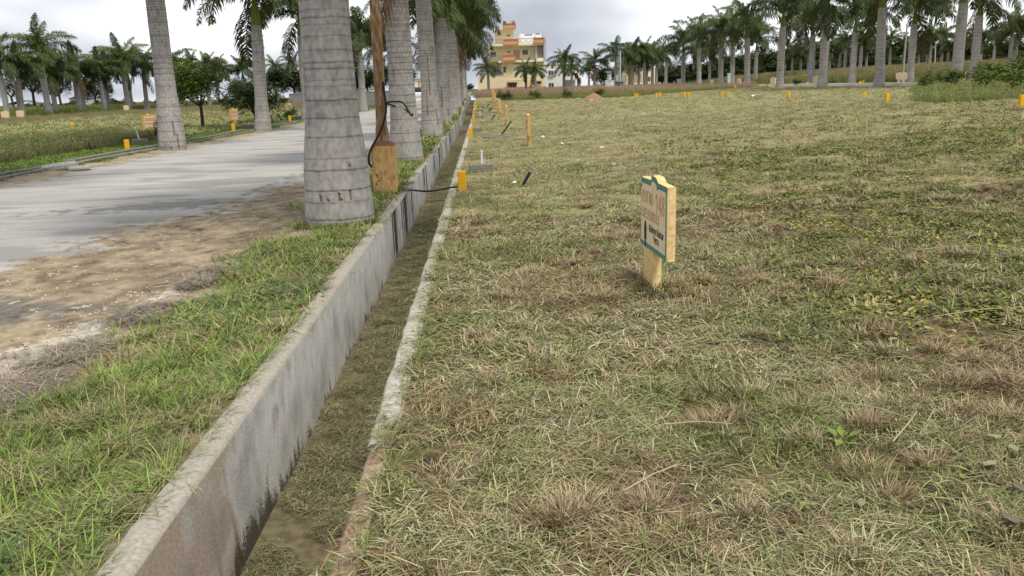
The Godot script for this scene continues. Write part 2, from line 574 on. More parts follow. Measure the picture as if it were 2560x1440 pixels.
func build_drain() -> void:
	var dr := thing("storm_drain", Vector3(-0.8, FLOOR_Y, 0), "long open concrete drain between the palm row and the mown field", "drain")
	var o := dr.position
	var pale := grainy("wall top", [[0.0, 0.26, 0.225, 0.18], [0.4, 0.355, 0.32, 0.265], [0.58, 0.39, 0.355, 0.30], [0.75, 0.43, 0.40, 0.34], [1.0, 0.52, 0.49, 0.43]], 0.08, Vector3(1.0, 1.0, 1.0), 0.95, 0.0)
	var faces := [pic_mat(wall_picture(2000, 120, -3.0, 9.4, 0.58, 4, 0.0)), pic_mat(wall_picture(512, 128, 0.0, 2.0, 0.58, 14, 0.95)), pic_mat(wall_picture(512, 128, 0.0, 2.0, 0.58, 27, 0.25)), pic_mat(wall_picture(512, 128, 0.0, 2.0, 0.58, 33, 0.6))]
	var spans := [[-8.0, -3.02, 2], [-3.0, 9.4, 0], [9.42, 10.75, 1], [10.78, 12.3, 1]]
	var d := 12.33
	var k := 0
	while d < 84.0:
		var l := 1.55 if d < 40.0 else 3.1
		spans.append([d, d + l - 0.03, [2, 3, 2, 3, 2, 1][k % 6]])
		d += l
		k += 1
	for s in spans:
		var off := rng.randf_range(-0.008, 0.008)
		var up := rng.randf_range(-0.012, 0.01)
		var fr := []; var fu := []; var tr := []
		var n := int(maxf(2.0, (s[1] - s[0]) / (0.06 if s[0] < 20.0 else 0.4)))
		for i in n + 1:
			var t := float(i) / n
			var dd: float = lerpf(s[0], s[1], t)
			var rise := height(-1.0, dd)
			var j := 0.008 * noise_c.get_noise_2d(dd * 0.8, 1.0) + 0.0015 * noise_c.get_noise_2d(dd * 9.0, 4.0)
			var x: float = WALL_X + off + 0.008 * noise_b.get_noise_2d(dd * 2.0, 9.0)
			var yt: float = 0.115 + up + rise + j
			fr.append([Vector3(x + 0.012, FLOOR_Y - 0.06 + rise, -dd) - o, Vector3(x + 0.004, -0.18 + rise, -dd) - o, Vector3(x, yt - 0.02, -dd) - o])
			fu.append([Vector2(t, 1.0), Vector2(t, 0.48), Vector2(t, 0.03)])
			var xo := x - 0.115 + 0.006 * noise_c.get_noise_2d(dd * 9.0, 7.0)
			tr.append([Vector3(x, yt - 0.02, -dd) - o, Vector3(x - 0.008 + 0.006 * noise_c.get_noise_2d(dd * 22.0, 14.0), yt - 0.004 + 0.004 * noise_c.get_noise_2d(dd * 22.0, 18.0), -dd) - o, Vector3(x - 0.028, yt + 0.002, -dd) - o, Vector3(xo + 0.02, yt + 0.004 + j * 0.3, -dd) - o, Vector3(xo, yt - 0.012, -dd) - o, Vector3(xo - 0.004, yt - 0.25, -dd) - o])
		var p := part("wall_panel", sheet(fr, fu, [], faces[s[2]]), dr)
		part("coping", sheet(tr, [], [], pale), p)
	var back := []
	for dd in spread(-8.0, 84.0, 1.0, 1.0):
		var rise := height(-1.0, dd)
		back.append([Vector3(WALL_X - 0.03, FLOOR_Y - 0.05 + rise, -dd) - o, Vector3(WALL_X - 0.03, 0.07 + rise, -dd) - o])
	part("backing", sheet(back, [], [], plain("joint dirt", 0.06, 0.05, 0.04, 0.95)), dr)
	# the low lip on the field side
	var tanlip := grainy("tan lip", [[0.0, 0.20, 0.13, 0.085], [0.45, 0.30, 0.205, 0.14], [0.65, 0.38, 0.28, 0.20], [1.0, 0.47, 0.39, 0.30]], 0.018, Vector3(1.5, 1.5, 1.5), 0.93, 0.08)
	var whitelip := grainy("white lip", [[0.0, 0.28, 0.25, 0.20], [0.45, 0.45, 0.42, 0.355], [1.0, 0.64, 0.61, 0.54]], 0.045, Vector3(0.8, 0.8, 0.8), 0.92, 0.0)
	var ls := [[-8.0, 3.28, tanlip], [3.3, 5.6, whitelip], [5.62, 7.3, whitelip]]
	d = 7.32
	while d < 84.0:
		var l := rng.randf_range(1.5, 2.6)
		ls.append([d, d + l - 0.02, whitelip])
		d += l
	for s in ls:
		var up := rng.randf_range(-0.012, 0.008)
		var rows := []
		var n := int(maxf(2.0, (s[1] - s[0]) / (0.05 if s[0] < 20.0 else 0.4)))
		for i in n + 1:
			var dd: float = lerpf(s[0], s[1], float(i) / n)
			var rise := height(-0.6, dd)
			var e := 0.010 * noise_c.get_noise_2d(dd * 2.0, 30.0) + 0.005 * noise_c.get_noise_2d(dd * 14.0, 35.0)
			if s[2] == tanlip: e += 0.008
			var yt: float = 0.012 + up + rise + 0.004 * noise_c.get_noise_2d(dd * 3.0, 60.0)
			rows.append([Vector3(LIP_X + 0.01, FLOOR_Y - 0.05 + rise, -dd) - o, Vector3(LIP_X + e, yt - 0.015, -dd) - o, Vector3(LIP_X + e + 0.015, yt, -dd) - o, Vector3(LIP_X + 0.07, yt + 0.003, -dd) - o, Vector3(-0.42, yt - 0.004, -dd) - o, Vector3(-0.41, yt - 0.2, -dd) - o])
		part("lip_slab", sheet(rows, [], [], s[2]), dr)
	# silted floor
	var mud := grainy("drain mud", [[0.0, 0.09, 0.078, 0.04], [0.42, 0.135, 0.115, 0.062], [0.6, 0.165, 0.14, 0.08], [1.0, 0.21, 0.18, 0.11]], 0.03, Vector3(0.9, 0.9, 0.9), 0.9, 0.0)
	var rows := []
	for dd in spread(-8.0, 30.0, 0.12, 1.0) + spread(30.5, 85.0, 1.5, 1.0):
		var r := []
		for x in [-1.08, -1.0, -0.9, -0.8, -0.7, -0.6, -0.5]:
			r.append(Vector3(x, FLOOR_Y + height(-0.8, dd) + 0.022 * noise_b.get_noise_2d(x * 5.0, dd * 2.0) + (0.02 if x < -1.05 else 0.0), -dd) - o)
		rows.append(r)
	part("drain_floor", sheet(rows, [], [], mud), dr)
	# shallow gutter on the other side of the road
	var gt := thing("road_gutter", Vector3(-9.1, -0.12, 0), "narrow overgrown concrete gutter along the far edge of the road", "gutter")
	o = gt.position
	var edge := grainy("old kerb", [[0.0, 0.13, 0.12, 0.10], [0.5, 0.24, 0.225, 0.19], [1.0, 0.36, 0.34, 0.30]], 0.02, Vector3(1, 1, 1), 0.95)
	d = -6.0
	while d < 100.0:
		var l := rng.randf_range(1.9, 3.2)
		for s in [-1.0, 1.0]:
			var b := MB.new()
			var x: float = -9.1 + s * 0.16 + rng.randf_range(-0.02, 0.02)
			b.box(Vector3(x, -0.115 + rng.randf_range(-0.03, 0.015) + (0.03 if s < 0 else 0.0) + height(-9.3, d), -d - l / 2.0) - o, Vector3(0.1, 0.30, l - 0.03), Color.WHITE, Basis(Vector3.UP, rng.randf_range(-0.01, 0.01)), 0.02)
			part("kerb_slab", b.mesh(edge), gt)
		d += l
	rows = []
	for dd in spread(-8.0, 100.0, 2.0, 1.0):
		rows.append([Vector3(-9.24, -0.1, -dd) - o, Vector3(-8.96, -0.1, -dd) - o])
	part("gutter_floor", sheet(rows, [], [], mud), gt)

# ---------------------------------------------------------------- grass pieces
func blade(b: MB, p: Vector3, dir: Vector3, length: float, width: float, up: float, curl: float, col: Color) -> void:
	var side := dir.cross(Vector3.UP)
	side = side.normalized() * width * 0.5 if side.length_squared() > 1e-6 else Vector3(width * 0.5, 0, 0)
	var mid := p + dir * length * 0.5 + Vector3.UP * up
	var tip := p + dir * length + Vector3.UP * (up * 2.0 - curl)
	b.quad(p - side * 0.8, p + side * 0.8, mid + side, mid - side, col)
	b.tri(mid - side, mid + side, tip, col)

func tone(lo: float, hi: float, hue := 0.12) -> Color:
	var g := rng.randf_range(lo, hi)
	return Color(g * (1.0 + rng.randf_range(-hue, hue)), g * (1.0 + rng.randf_range(-hue * 0.5, hue * 0.5)), g * (1.0 + rng.randf_range(-hue, hue)))

# cut stems lying criss-cross
var spread_lo := 0.32
var spread_hi := 1.55
func clip_mesh(n: int, r: float, l0: float, l1: float, w: float, mat: Material) -> ArrayMesh:
	var b := MB.new()
	var main := rng.randf() * TAU
	for i in n:
		var a := main + rng.randfn(0.0, 0.9) + (PI if rng.randf() < 0.5 else 0.0)
		var dir := Vector3(cos(a), rng.randf_range(-0.05, 0.22), sin(a)).normalized()
		var rr := r * sqrt(rng.randf()); var pa := rng.randf() * TAU
		var len_ := rng.randf_range(l0, l1)
		var p := Vector3(cos(pa) * rr, rng.randf_range(0.002, 0.03), sin(pa) * rr) - dir * len_ * 0.5 * Vector3(1, 0, 1)
		var c := tone(spread_lo, spread_hi)
		if rng.randf() < 0.2: c = Color(c.r * 0.6, c.g * 0.85, c.b * 0.5)
		blade(b, p, dir, len_, w * rng.randf_range(0.6, 1.3), rng.randf_range(0.0, 0.012), rng.randf_range(0.0, 0.03), c)
	return b.mesh(mat)

# a tuft: stems leave one root; lean = how flat they lie
func tuft_mesh(n: int, r: float, l0: float, l1: float, w: float, lean: float, mat: Material, tip_fade := 1.0) -> ArrayMesh:
	var b := MB.new()
	for i in n:
		var a := rng.randf() * TAU
		var el := clampf(rng.randfn(1.0 - lean, 0.25), 0.08, 1.45)
		var dir := Vector3(cos(a) * cos(el), sin(el), sin(a) * cos(el))
		var pa := a + rng.randfn(0, 0.8)
		var p := Vector3(cos(pa), 0, sin(pa)) * r * sqrt(rng.randf()) - Vector3(0, 0.01, 0)
		var len_ := rng.randf_range(l0, l1)
		blade(b, p, dir, len_, w * rng.randf_range(0.7, 1.2), 0.0, len_ * rng.randf_range(0.05, 0.35) * tip_fade, tone(spread_lo + 0.08, spread_hi - 0.1))
	return b.mesh(mat)

func leaf(b: MB, p: Vector3, dir: Vector3, length: float, width: float, col: Color, up := Vector3.UP) -> void:
	var side := dir.cross(up)
	side = side.normalized() * width * 0.5 if side.length_squared() > 1e-6 else Vector3(width * 0.5, 0, 0)
	var mid := p + dir * length * 0.45
	var nrm := side.cross(dir).normalized()
	var q := mid - nrm * width * 0.14
	var tip := p + dir * length - nrm * length * 0.08
	b.tri(p, mid + side, q, col); b.tri(p, q, mid - side, col)
	b.tri(mid + side, tip, q, col); b.tri(q, tip, mid - side, col)

func leafy_mesh(n: int, r: float, h: float, ll: float, lw: float, mat: Material) -> ArrayMesh:
	var b := MB.new()
	for i in n:
		var pa := rng.randf() * TAU
		var p := Vector3(cos(pa), 0, sin(pa)) * r * sqrt(rng.randf()) + Vector3(0, rng.randf() * h, 0)
		var a := rng.randf() * TAU
		var dir := Vector3(cos(a), rng.randf_range(-0.2, 0.6), sin(a)).normalized()
		leaf(b, p, dir, ll * rng.randf_range(0.6, 1.25), lw * rng.randf_range(0.7, 1.2), tone(0.55, 1.4, 0.18))
	return b.mesh(mat)

func sit(x: float, d: float, s: float, lift := 0.0, tilt := 0.12) -> Transform3D:
	var bs := Basis(Vector3.UP, rng.randf() * TAU) * Basis(Vector3(1, 0, 0), rng.randfn(0, tilt)) * Basis.from_scale(Vector3(s, s * rng.randf_range(0.8, 1.25), s))
	return Transform3D(bs, ground(x, d, lift))

func in_weeds(x: float, d: float) -> bool:
	return x > 13.6 + (d - 26.5) * 0.5 + 0.5 * noise_b.get_noise_2d(d, 5.0) and d > 24.0 + 0.6 * noise_b.get_noise_2d(x, 2.0) and d < 43.0

func arrays_of(list: Array) -> Array:
	return list.map(func(m): return m.surface_get_arrays(0))

func sit1(x: float, d: float, s: float, lift := 0.0, tilt := 0.12) -> Transform3D:
	return Transform3D(Basis(Vector3.UP, rng.randf() * TAU) * Basis(Vector3(1, 0, 0), rng.randfn(0, tilt)) * Basis.from_scale(Vector3.ONE * s), ground(x, d, lift))

func build_field_grass() -> void:
	var m := leafy("grass", Color.WHITE, Color.BLACK)
	# one set of pieces for each band: fewer and broader blades farther off
	var clips := []; var stubs := []; var greens := []; var weeds := []
	for lod in [[48, 0.0038, 110, 34, 24], [34, 0.0058, 64, 26, 18], [20, 0.0075, 32, 16, 12], [12, 0.0105, 14, 10, 9], [9, 0.015, 10, 8, 7]]:
		var w: float = lod[1]
		spread_lo = [0.2, 0.26, 0.42, 0.62, 0.76][clips.size()]
		spread_hi = [1.65, 1.55, 1.4, 1.25, 1.15][clips.size()]
		clips.append(arrays_of([clip_mesh(lod[0], 0.16, 0.035, 0.13, w, m), clip_mesh(lod[0], 0.17, 0.04, 0.15, w, m), clip_mesh(lod[0], 0.15, 0.045, 0.19, w, m)]))
		stubs.append(arrays_of([tuft_mesh(lod[2], 0.075, 0.045, 0.125, w, 0.26, m, 0.25), tuft_mesh(lod[2], 0.09, 0.04, 0.115, w, 0.45, m, 0.25)]))
		greens.append(arrays_of([tuft_mesh(lod[3], 0.07, 0.07, 0.2, w * 1.1, 0.62, m), tuft_mesh(lod[3], 0.08, 0.08, 0.2, w * 1.1, 0.72, m)]))
		var lw := sqrt(24.0 / lod[4])
		weeds.append(arrays_of([leafy_mesh(lod[4], 0.13, 0.035, 0.042 * lw, 0.02 * lw, m), leafy_mesh(lod[4], 0.12, 0.03, 0.055 * lw, 0.024 * lw, m)]))
	spread_lo = 0.36; spread_hi = 1.5
	var tints := [Color(0.495, 0.446, 0.247), Color(0.409, 0.365, 0.167), Color(0.355, 0.326, 0.145), Color(0.387, 0.386, 0.199), Color(0.312, 0.321, 0.145), Color(0.334, 0.239, 0.140), Color(0.398, 0.305, 0.183), Color(0.259, 0.185, 0.102), Color(0.259, 0.283, 0.102), Color(0.199, 0.239, 0.070), Color(0.151, 0.206, 0.053), Color(0.247, 0.223, 0.102), Color(0.463, 0.343, 0.226), Color(0.570, 0.523, 0.334), Color(0.172, 0.130, 0.070)]
	var bale_c := Bale.new(tints); var bale_s := Bale.new(tints); var bale_g := Bale.new(tints)
	var bale_w := Bale.new([Color(0.24, 0.26, 0.06), Color(0.17, 0.205, 0.05), Color(0.11, 0.155, 0.038), Color(0.38, 0.34, 0.11)])
	# [d0, d1, clips per m2, stubs, greens, weeds, scale]
	var bands := [[1.5, 4.0, 260, 14, 95, 30, 0.85], [4.0, 8.0, 130, 9, 48, 95, 0.95], [8.0, 16.0, 80, 5, 14, 62, 1.0], [16.0, 32.0, 50, 2.5, 5, 20, 0.95], [32.0, 74.0, 18, 0.8, 1.2, 3, 1.15]]
	for bi in bands.size():
		var bd: Array = bands[bi]
		for kind in 4:
			var w: float = minf(bd[1] * 0.72 + 1.6, 24.3)
			var total := int(bd[2 + kind] * (w + 0.42) * (bd[1] - bd[0]))
			for i in total:
				var d := rng.randf_range(bd[0], bd[1])
				var x := rng.randf_range(-0.42, w)
				if x > d * 0.66 + (1.3 if d < 8.0 else 0.6) or in_weeds(x, d) or (d > 61.5 + maxf(0.0, x - 11.0) and x < 23.0): continue
				var g := noise_b.get_noise_2d(x * 1.3, d * 1.3)          # green or straw
				var s := noise_c.get_noise_2d(x * 0.8 + 50.0, d * 0.8)   # bare and brown
				var leafy_land := clampf((x - d * 0.10 - 1.1 + 1.2 * g) * 0.9, 0.0, 1.0) * clampf((d - 3.5 + s * 3.0) * 0.5, 0.0, 1.0) * (1.0 - clampf((d - 19.0 + 8.0 * g) * 0.12, 0.0, 1.0))
				var dry := clampf(0.5 + 1.6 * noise_a.get_noise_2d(x * 5.0, d * 5.0), 0.0, 1.0)
				if kind == 0:
					if s > 0.26 - 0.12 * leafy_land and rng.randf() < 0.8: continue
					var c := Color(0.51, 0.45, 0.24).lerp(Color(0.40, 0.395, 0.19), clampf(0.5 + g * 1.8, 0, 1))
					c = c.lerp(Color(0.37, 0.265, 0.155), clampf(-g * 1.8 - 0.2 + rng.randf_range(-0.3, 0.3), 0, 0.7))
					c = c.lerp(Color(0.21, 0.25, 0.07), clampf(g * 2.2 - 0.35 + rng.randf_range(-0.2, 0.3), 0, 0.6))
					c = c.lerp(Color(0.46, 0.405, 0.185), dry * 0.55)
					c = c.lerp(Color(0.27, 0.225, 0.10), leafy_land * rng.randf_range(0.2, 1.0))
					if leafy_land > 0.5 and rng.randf() < 0.45: continue
					bale_c.add(clips[bi][rng.randi() % 3], sit1(x, d, bd[6] * rng.randf_range(0.8, 1.2), 0.0 if x > -0.36 else 0.005), c * rng.randf_range(0.45, 1.32))
				elif kind == 1:
					if x < -0.34: continue
					var c := Color(0.47, 0.335, 0.22).lerp(Color(0.46, 0.38, 0.21), clampf(0.4 + g * 1.2 + rng.randf_range(-0.4, 0.4), 0, 1))
					if rng.randf() < 0.2: c = c.lerp(Color(0.20, 0.24, 0.08), 0.5)
					c *= rng.randf_range(0.85, 1.15)
					var size: float = bd[6] * rng.randf_range(0.8, 1.5)
					bale_s.add(stubs[bi][rng.randi() % 2], sit1(x, d, size), c)
				elif kind == 2:
					if g + rng.randf_range(-0.4, 0.4) < 0.02: continue
					bale_g.add(greens[bi][rng.randi() % 2], sit1(x, d, bd[6] * rng.randf_range(0.7, 1.2)), Color(0.16, 0.225, 0.055).lerp(Color(0.30, 0.335, 0.115), rng.randf()))
				else:
					var lean: float = leafy_land * (0.75 + 1.2 * noise_b.get_noise_2d(x * 0.8 + 9.0, d * 0.8))
					if rng.randf() > lean: continue
					var c := Color(0.24, 0.26, 0.06).lerp(Color(0.11, 0.155, 0.038), rng.randf())
					if rng.randf() < 0.2: c = Color(0.38, 0.34, 0.11)
					bale_w.add(weeds[bi][rng.randi() % 2], sit1(x, d, bd[6] * rng.randf_range(0.7, 1.2)), c)
	var shag := arrays_of([tuft_mesh(150, 0.05, 0.06, 0.15, 0.0036, 0.52, m, 0.2), tuft_mesh(130, 0.06, 0.05, 0.13, 0.0036, 0.42, m, 0.2)])
	var core := arrays_of([tuft_mesh(60, 0.045, 0.03, 0.07, 0.0045, 0.2, m, 0.2)])
	for i in 26:
		var an := rng.randf() * TAU
		bale_g.add(greens[1][i % 2], sit1(1.2 + cos(an) * rng.randf_range(0.05, 0.16), 5.9 + sin(an) * rng.randf_range(0.15, 0.24), rng.randf_range(0.7, 1.3)), Color(0.16, 0.225, 0.055).lerp(Color(0.33, 0.34, 0.13), rng.randf()))
	for i in 230:
		var d := 1.8 + 8.5 * pow(rng.randf(), 1.25)
		var x := rng.randf_range(-0.33, d * 0.62 + 0.3)
		if noise_b.get_noise_2d(x * 0.9 + 3.0, d * 0.9) > 0.12: continue
		var size := rng.randf_range(0.7, 1.25)
		bale_s.add(shag[i % 2], sit1(x, d, size, 0.012), Color(0.44, 0.325, 0.21) if rng.randf() < 0.6 else Color(0.50, 0.43, 0.27))
		bale_s.add(core[0], sit1(x, d, size, 0.02), Color(0.24, 0.165, 0.095))
	baled("grass_clippings", bale_c, "dry straw and grey green clippings strewn over the mown field", "clippings")
	baled("grass_stubble", bale_s, "short brown cut stubble tufts standing in the mown field", "stubble")
	baled("green_grass", bale_g, "green blades of grass left between the clippings on the field", "grass")
	baled("low_weeds", bale_w, "small yellow green leaves of low weeds on the mown field", "weeds")
	# grass hanging over the lip, clippings and twigs on the drain floor
	var hang := tuft_mesh(30, 0.035, 0.10, 0.24, 0.005, 0.72, m)
	var xh := []; var ch := []
	for d in [2.05, 2.35, 2.95, 3.35, 3.9, 4.3, 4.45, 4.9, 5.6, 6.0, 6.6, 7.3, 7.6, 8.6, 9.6, 10.4, 13.0, 14.4, 16.0, 18.0, 20.5]:
		for j in 2:
			var t := Transform3D(Basis(Vector3.UP, rng.randf() * TAU).scaled(Vector3.ONE * rng.randf_range(0.7, 1.05)), Vector3(rng.randf_range(-0.47, -0.40), 0.012, -d + rng.randf_range(-0.12, 0.12)))
			t.basis = Basis(Vector3(0, 0, 1), rng.randf_range(0.3, 0.75)) * t.basis
			xh.append(t); ch.append(Color(0.24, 0.33, 0.08).lerp(Color(0.36, 0.39, 0.15), rng.randf()))
	stuff("overhanging_grass", hang, xh, ch, "green grass blades leaning over the drain lip", "grass")
	var wet := Bale.new([Color(0.21, 0.19, 0.10), Color(0.30, 0.27, 0.15), Color(0.40, 0.36, 0.22), Color(0.14, 0.125, 0.065)])
	for i in 3800:
		var d := 1.6 + 26.0 * pow(rng.randf(), 1.7)
		var x := rng.randf_range(-1.0, -0.58)
		if noise_c.get_noise_2d(x * 1.4, d * 0.9) > 0.3: continue
		var t := Transform3D(Basis(Vector3.UP, rng.randf() * TAU).scaled(Vector3.ONE * rng.randf_range(0.4, 0.6)), Vector3(x, FLOOR_Y + 0.012 + height(-0.8, d) + 0.022 * noise_b.get_noise_2d(x * 5.0, d * 2.0), -d))
		wet.add(clips[1 if d < 6.0 else 2][rng.randi() % 3], t, Color(0.14, 0.125, 0.065).lerp(Color(0.42, 0.38, 0.23), pow(rng.randf(), 1.3)))
	baled("drain_clippings", wet, "flattened wet clippings littering the drain floor", "clippings")

func build_verge_grass() -> void:
	var m: Material = mats["grass"]
	var sets := []; var straws := []
	for lod in [[44, 0.0042, 36], [34, 0.0052, 26], [20, 0.0085, 16], [10, 0.018, 8], [7, 0.03, 6]]:
		var w: float = lod[1]
		sets.append(arrays_of([tuft_mesh(lod[0], 0.06, 0.06, 0.20, w, 0.45, m), tuft_mesh(lod[0], 0.08, 0.08, 0.24, w * 1.1, 0.62, m), tuft_mesh(lod[0], 0.05, 0.05, 0.14, w, 0.35, m)]))
		straws.append(arrays_of([clip_mesh(lod[2], 0.15, 0.05, 0.2, w, m)]))
	var lawn := tuft_mesh(40, 0.11, 0.04, 0.10, 0.008, 0.35, m)
	var straw := clip_mesh(40, 0.15, 0.05, 0.2, 0.0046, m)
	var turf := Bale.new([Color(0.153, 0.242, 0.047), Color(0.201, 0.295, 0.059), Color(0.248, 0.342, 0.077), Color(0.319, 0.395, 0.112), Color(0.378, 0.425, 0.153), Color(0.401, 0.336, 0.177), Color(0.130, 0.212, 0.083), Color(0.212, 0.189, 0.094)])
	var bands := [[1.4, 4.5, 250, 0.85], [4.5, 9.0, 170, 1.0], [9.0, 20.0, 100, 1.15], [20.0, 48.0, 40, 1.5], [48.0, 75.0, 14, 2.2]]
	for bi in bands.size():
		var bd: Array = bands[bi]
		var total := int(bd[2] * 1.25 * (bd[1] - bd[0]))
		for i in total:
			var d: float = rng.randf_range(bd[0], bd[1])
			var edge: float = -2.06 + 0.22 * noise_b.get_noise_2d(d * 2.2, 4.0) + 0.12 * noise_c.get_noise_2d(d * 3.0, 8.0)
			if d > 8.0 and d < 9.6: edge += 0.35
			var x: float = rng.randf_range(-2.45, -1.165)
			if x < edge and rng.randf() < 0.96: continue
			var g := noise_b.get_noise_2d(x * 2.0 + 30.0, d * 2.0)
			var c := Color(0.155, 0.24, 0.048).lerp(Color(0.34, 0.40, 0.125), clampf(rng.randf() + g, 0, 1))
			if g < 0.0 and rng.randf() < 0.3: c = Color(0.34, 0.285, 0.15)
			if g > 0.22 and rng.randf() < 0.5: c = Color(0.11, 0.18, 0.07)
			turf.add(sets[bi][rng.randi() % 3], sit1(x, d, bd[3] * rng.randf_range(0.65, 1.2)), c)
			if i % 4 == 0: turf.add(straws[bi][0], sit1(x, d, bd[3]), Color(0.38, 0.32, 0.17) if rng.randf() < 0.6 else Color(0.22, 0.20, 0.10))
	for q in [[-1.55, 8.93, 70], [-1.5, 16.6, 40], [-1.47, 25.0, 26], [-1.335, 11.45, 26]]:
		for i in q[2]:
			var an := rng.randf() * TAU
			var rr: float = (0.37 if q[1] != 11.45 else 0.2) + absf(rng.randfn(0, 0.07))
			var x: float = minf(q[0] + cos(an) * rr, -1.2)
			turf.add(sets[1][rng.randi() % 3], sit1(x, q[1] + sin(an) * rr, rng.randf_range(0.6, 1.15)), Color(0.18, 0.27, 0.06) if rng.randf() < 0.6 else Color(0.38, 0.32, 0.17))
	baled("verge_grass", turf, "lush green grass strip between the road and the drain wall", "grass")
	# dry grey-brown hay heaped along the road edge
	var xh := []; var ch := []
	for i in 620:
		var d := rng.randf_range(2.6, 6.8)
		var x: float = -2.16 - 0.1 * noise_b.get_noise_2d(d, 3.0) - absf(rng.randfn(0, 0.20)) * clampf((7.0 - d) / 2.5, 0.2, 1.3)
		if noise_c.get_noise_2d(x * 1.3, d * 1.3 + 70.0) < -0.12 and d > 4.2: continue
		xh.append(sit(x, d, rng.randf_range(0.5, 0.95), 0.004)); ch.append(Color(0.36, 0.27, 0.23).lerp(Color(0.58, 0.48, 0.40), rng.randf()) * rng.randf_range(0.7, 1.1))
	stuff("dry_hay", straw, xh, ch, "heap of dry purplish brown hay on the road shoulder", "hay")
	# road grit and pale chips
	var b := MB.new()
	b.box(Vector3.ZERO, Vector3(1.0, 0.6, 0.8), Color.WHITE, Basis(Vector3(1, 1, 0).normalized(), 0.4), 0.22)
	var stone := b.mesh(leafy("chips", Color.WHITE, Color.BLACK, 0.9))
	var xg := []; var cg := []
	for i in 2600:
		var d := 2.4 + 16.0 * pow(rng.randf(), 1.5)
		var line: float = -2.72 + (minf(d, 9.0) - 4.4) * 0.2
		var x: float = line + rng.randfn(0, 0.16) if rng.randf() < 0.62 else rng.randf_range(road_edge(d), -2.1)
		var s := rng.randf_range(0.006, 0.017)
		xg.append(Transform3D(Basis(Vector3(rng.randf(), 1, rng.randf()).normalized(), rng.randf() * TAU).scaled(Vector3.ONE * s), ground(x, d, s * 0.15)))
		cg.append(Color(0.60, 0.56, 0.48) if rng.randf() < 0.6 else Color(0.22, 0.17, 0.12))
	stuff("road_grit", stone, xg, cg, "pale gravel chips scattered along the road shoulder", "gravel")
	var xc := []; var cc := []
	for i in 700:
		var d := 3.0 + 15.0 * pow(rng.randf(), 1.4)
		var x := rng.randf_range(road_edge(d) - 0.3, -2.1)
		var t := sit(x, d, rng.randf_range(0.25, 0.45), 0.003)
		xc.append(t); cc.append(Color(0.12, 0.085, 0.06))
	stuff("dirt_litter", straw, xc, cc, "dark rotted stems trodden into the dirt shoulder", "litter")
	# far side of the road
	var xl := []; var cl := []
	for i in 13000:
		var d := 13.0 + 62.0 * pow(rng.randf(), 1.5)
		var x := -8.75 - 3.3 * rng.randf()
		if x > -9.17 and x < -9.03: continue
		if x > -8.92 and noise_b.get_noise_2d(d * 0.7, 40.0) < -0.05: continue
		if x < -10.9 and d < 30.0: continue
		xl.append(sit(x, d, rng.randf_range(0.6, 1.1) * (1.0 + d * 0.008))); cl.append(Color(0.15, 0.24, 0.045).lerp(Color(0.25, 0.33, 0.085), rng.randf()))
	stuff("roadside_lawn", lawn, xl, cl, "bright green short grass beside the road gutter", "grass")

func weed_mesh(n: int, h: float, mat: Material, leafy_share: float, head: float, head_col: Color) -> ArrayMesh:
	var b := MB.new()
	for i in n:
		var a := rng.randf() * TAU
		var p := Vector3(cos(a), 0, sin(a)) * 0.28 * sqrt(rng.randf())
		var el := rng.randf_range(0.95, 1.5)
		var q := rng.randf() * TAU
		var dir := Vector3(cos(q) * cos(el), sin(el), sin(q) * cos(el))
		var l := h * rng.randf_range(0.5, 1.15)
		var c := tone(0.6, 1.3, 0.15)
		if rng.randf() < leafy_share:
			for j in 7:
				var pp := p + dir * l * (0.2 + 0.115 * j)
				var la := rng.randf() * TAU
				leaf(b, pp, Vector3(cos(la), rng.randf_range(-0.2, 0.5), sin(la)).normalized(), 0.055 * rng.randf_range(0.6, 1.2), 0.026, c * rng.randf_range(0.7, 1.25))
		blade(b, p, dir, l, 0.008, 0.0, l * 0.25, c)
		if rng.randf() < head:
			var t := p + dir * l * 0.95
			blade(b, t - Vector3(0, 0.05, 0), (dir + Vector3(rng.randf() - 0.5, 0, rng.randf() - 0.5) * 0.8).normalized(), 0.10, 0.014, 0.0, 0.03, head_col * rng.randf_range(0.7, 1.1))
	return b.mesh(mat)

func patch(called: String, ms: Array, count: int, x0: float, x1: float, d0: float, d1: float, s0: float, s1: float, ca: Color, cb: Color, label: String, category: String, keep = null) -> void:
	var xs := []; var cs := []
	for k in ms.size():
		xs.append([]); cs.append([])
	for i in count:
		var x := rng.randf_range(x0, x1); var d := rng.randf_range(d0, d1)
		if keep != null and not keep.call(x, d): continue
		var k := rng.randi() % ms.size()
		xs[k].append(sit(x, d, rng.randf_range(s0, s1), -0.01, 0.06))
		cs[k].append(ca.lerp(cb, clampf(rng.randf() * 0.7 + 0.3 * (noise_a.get_noise_2d(x * 6.0, d * 6.0) + 0.5), 0, 1)))
	for k in ms.size(): stuff(called, ms[k], xs[k], cs[k], label, category)

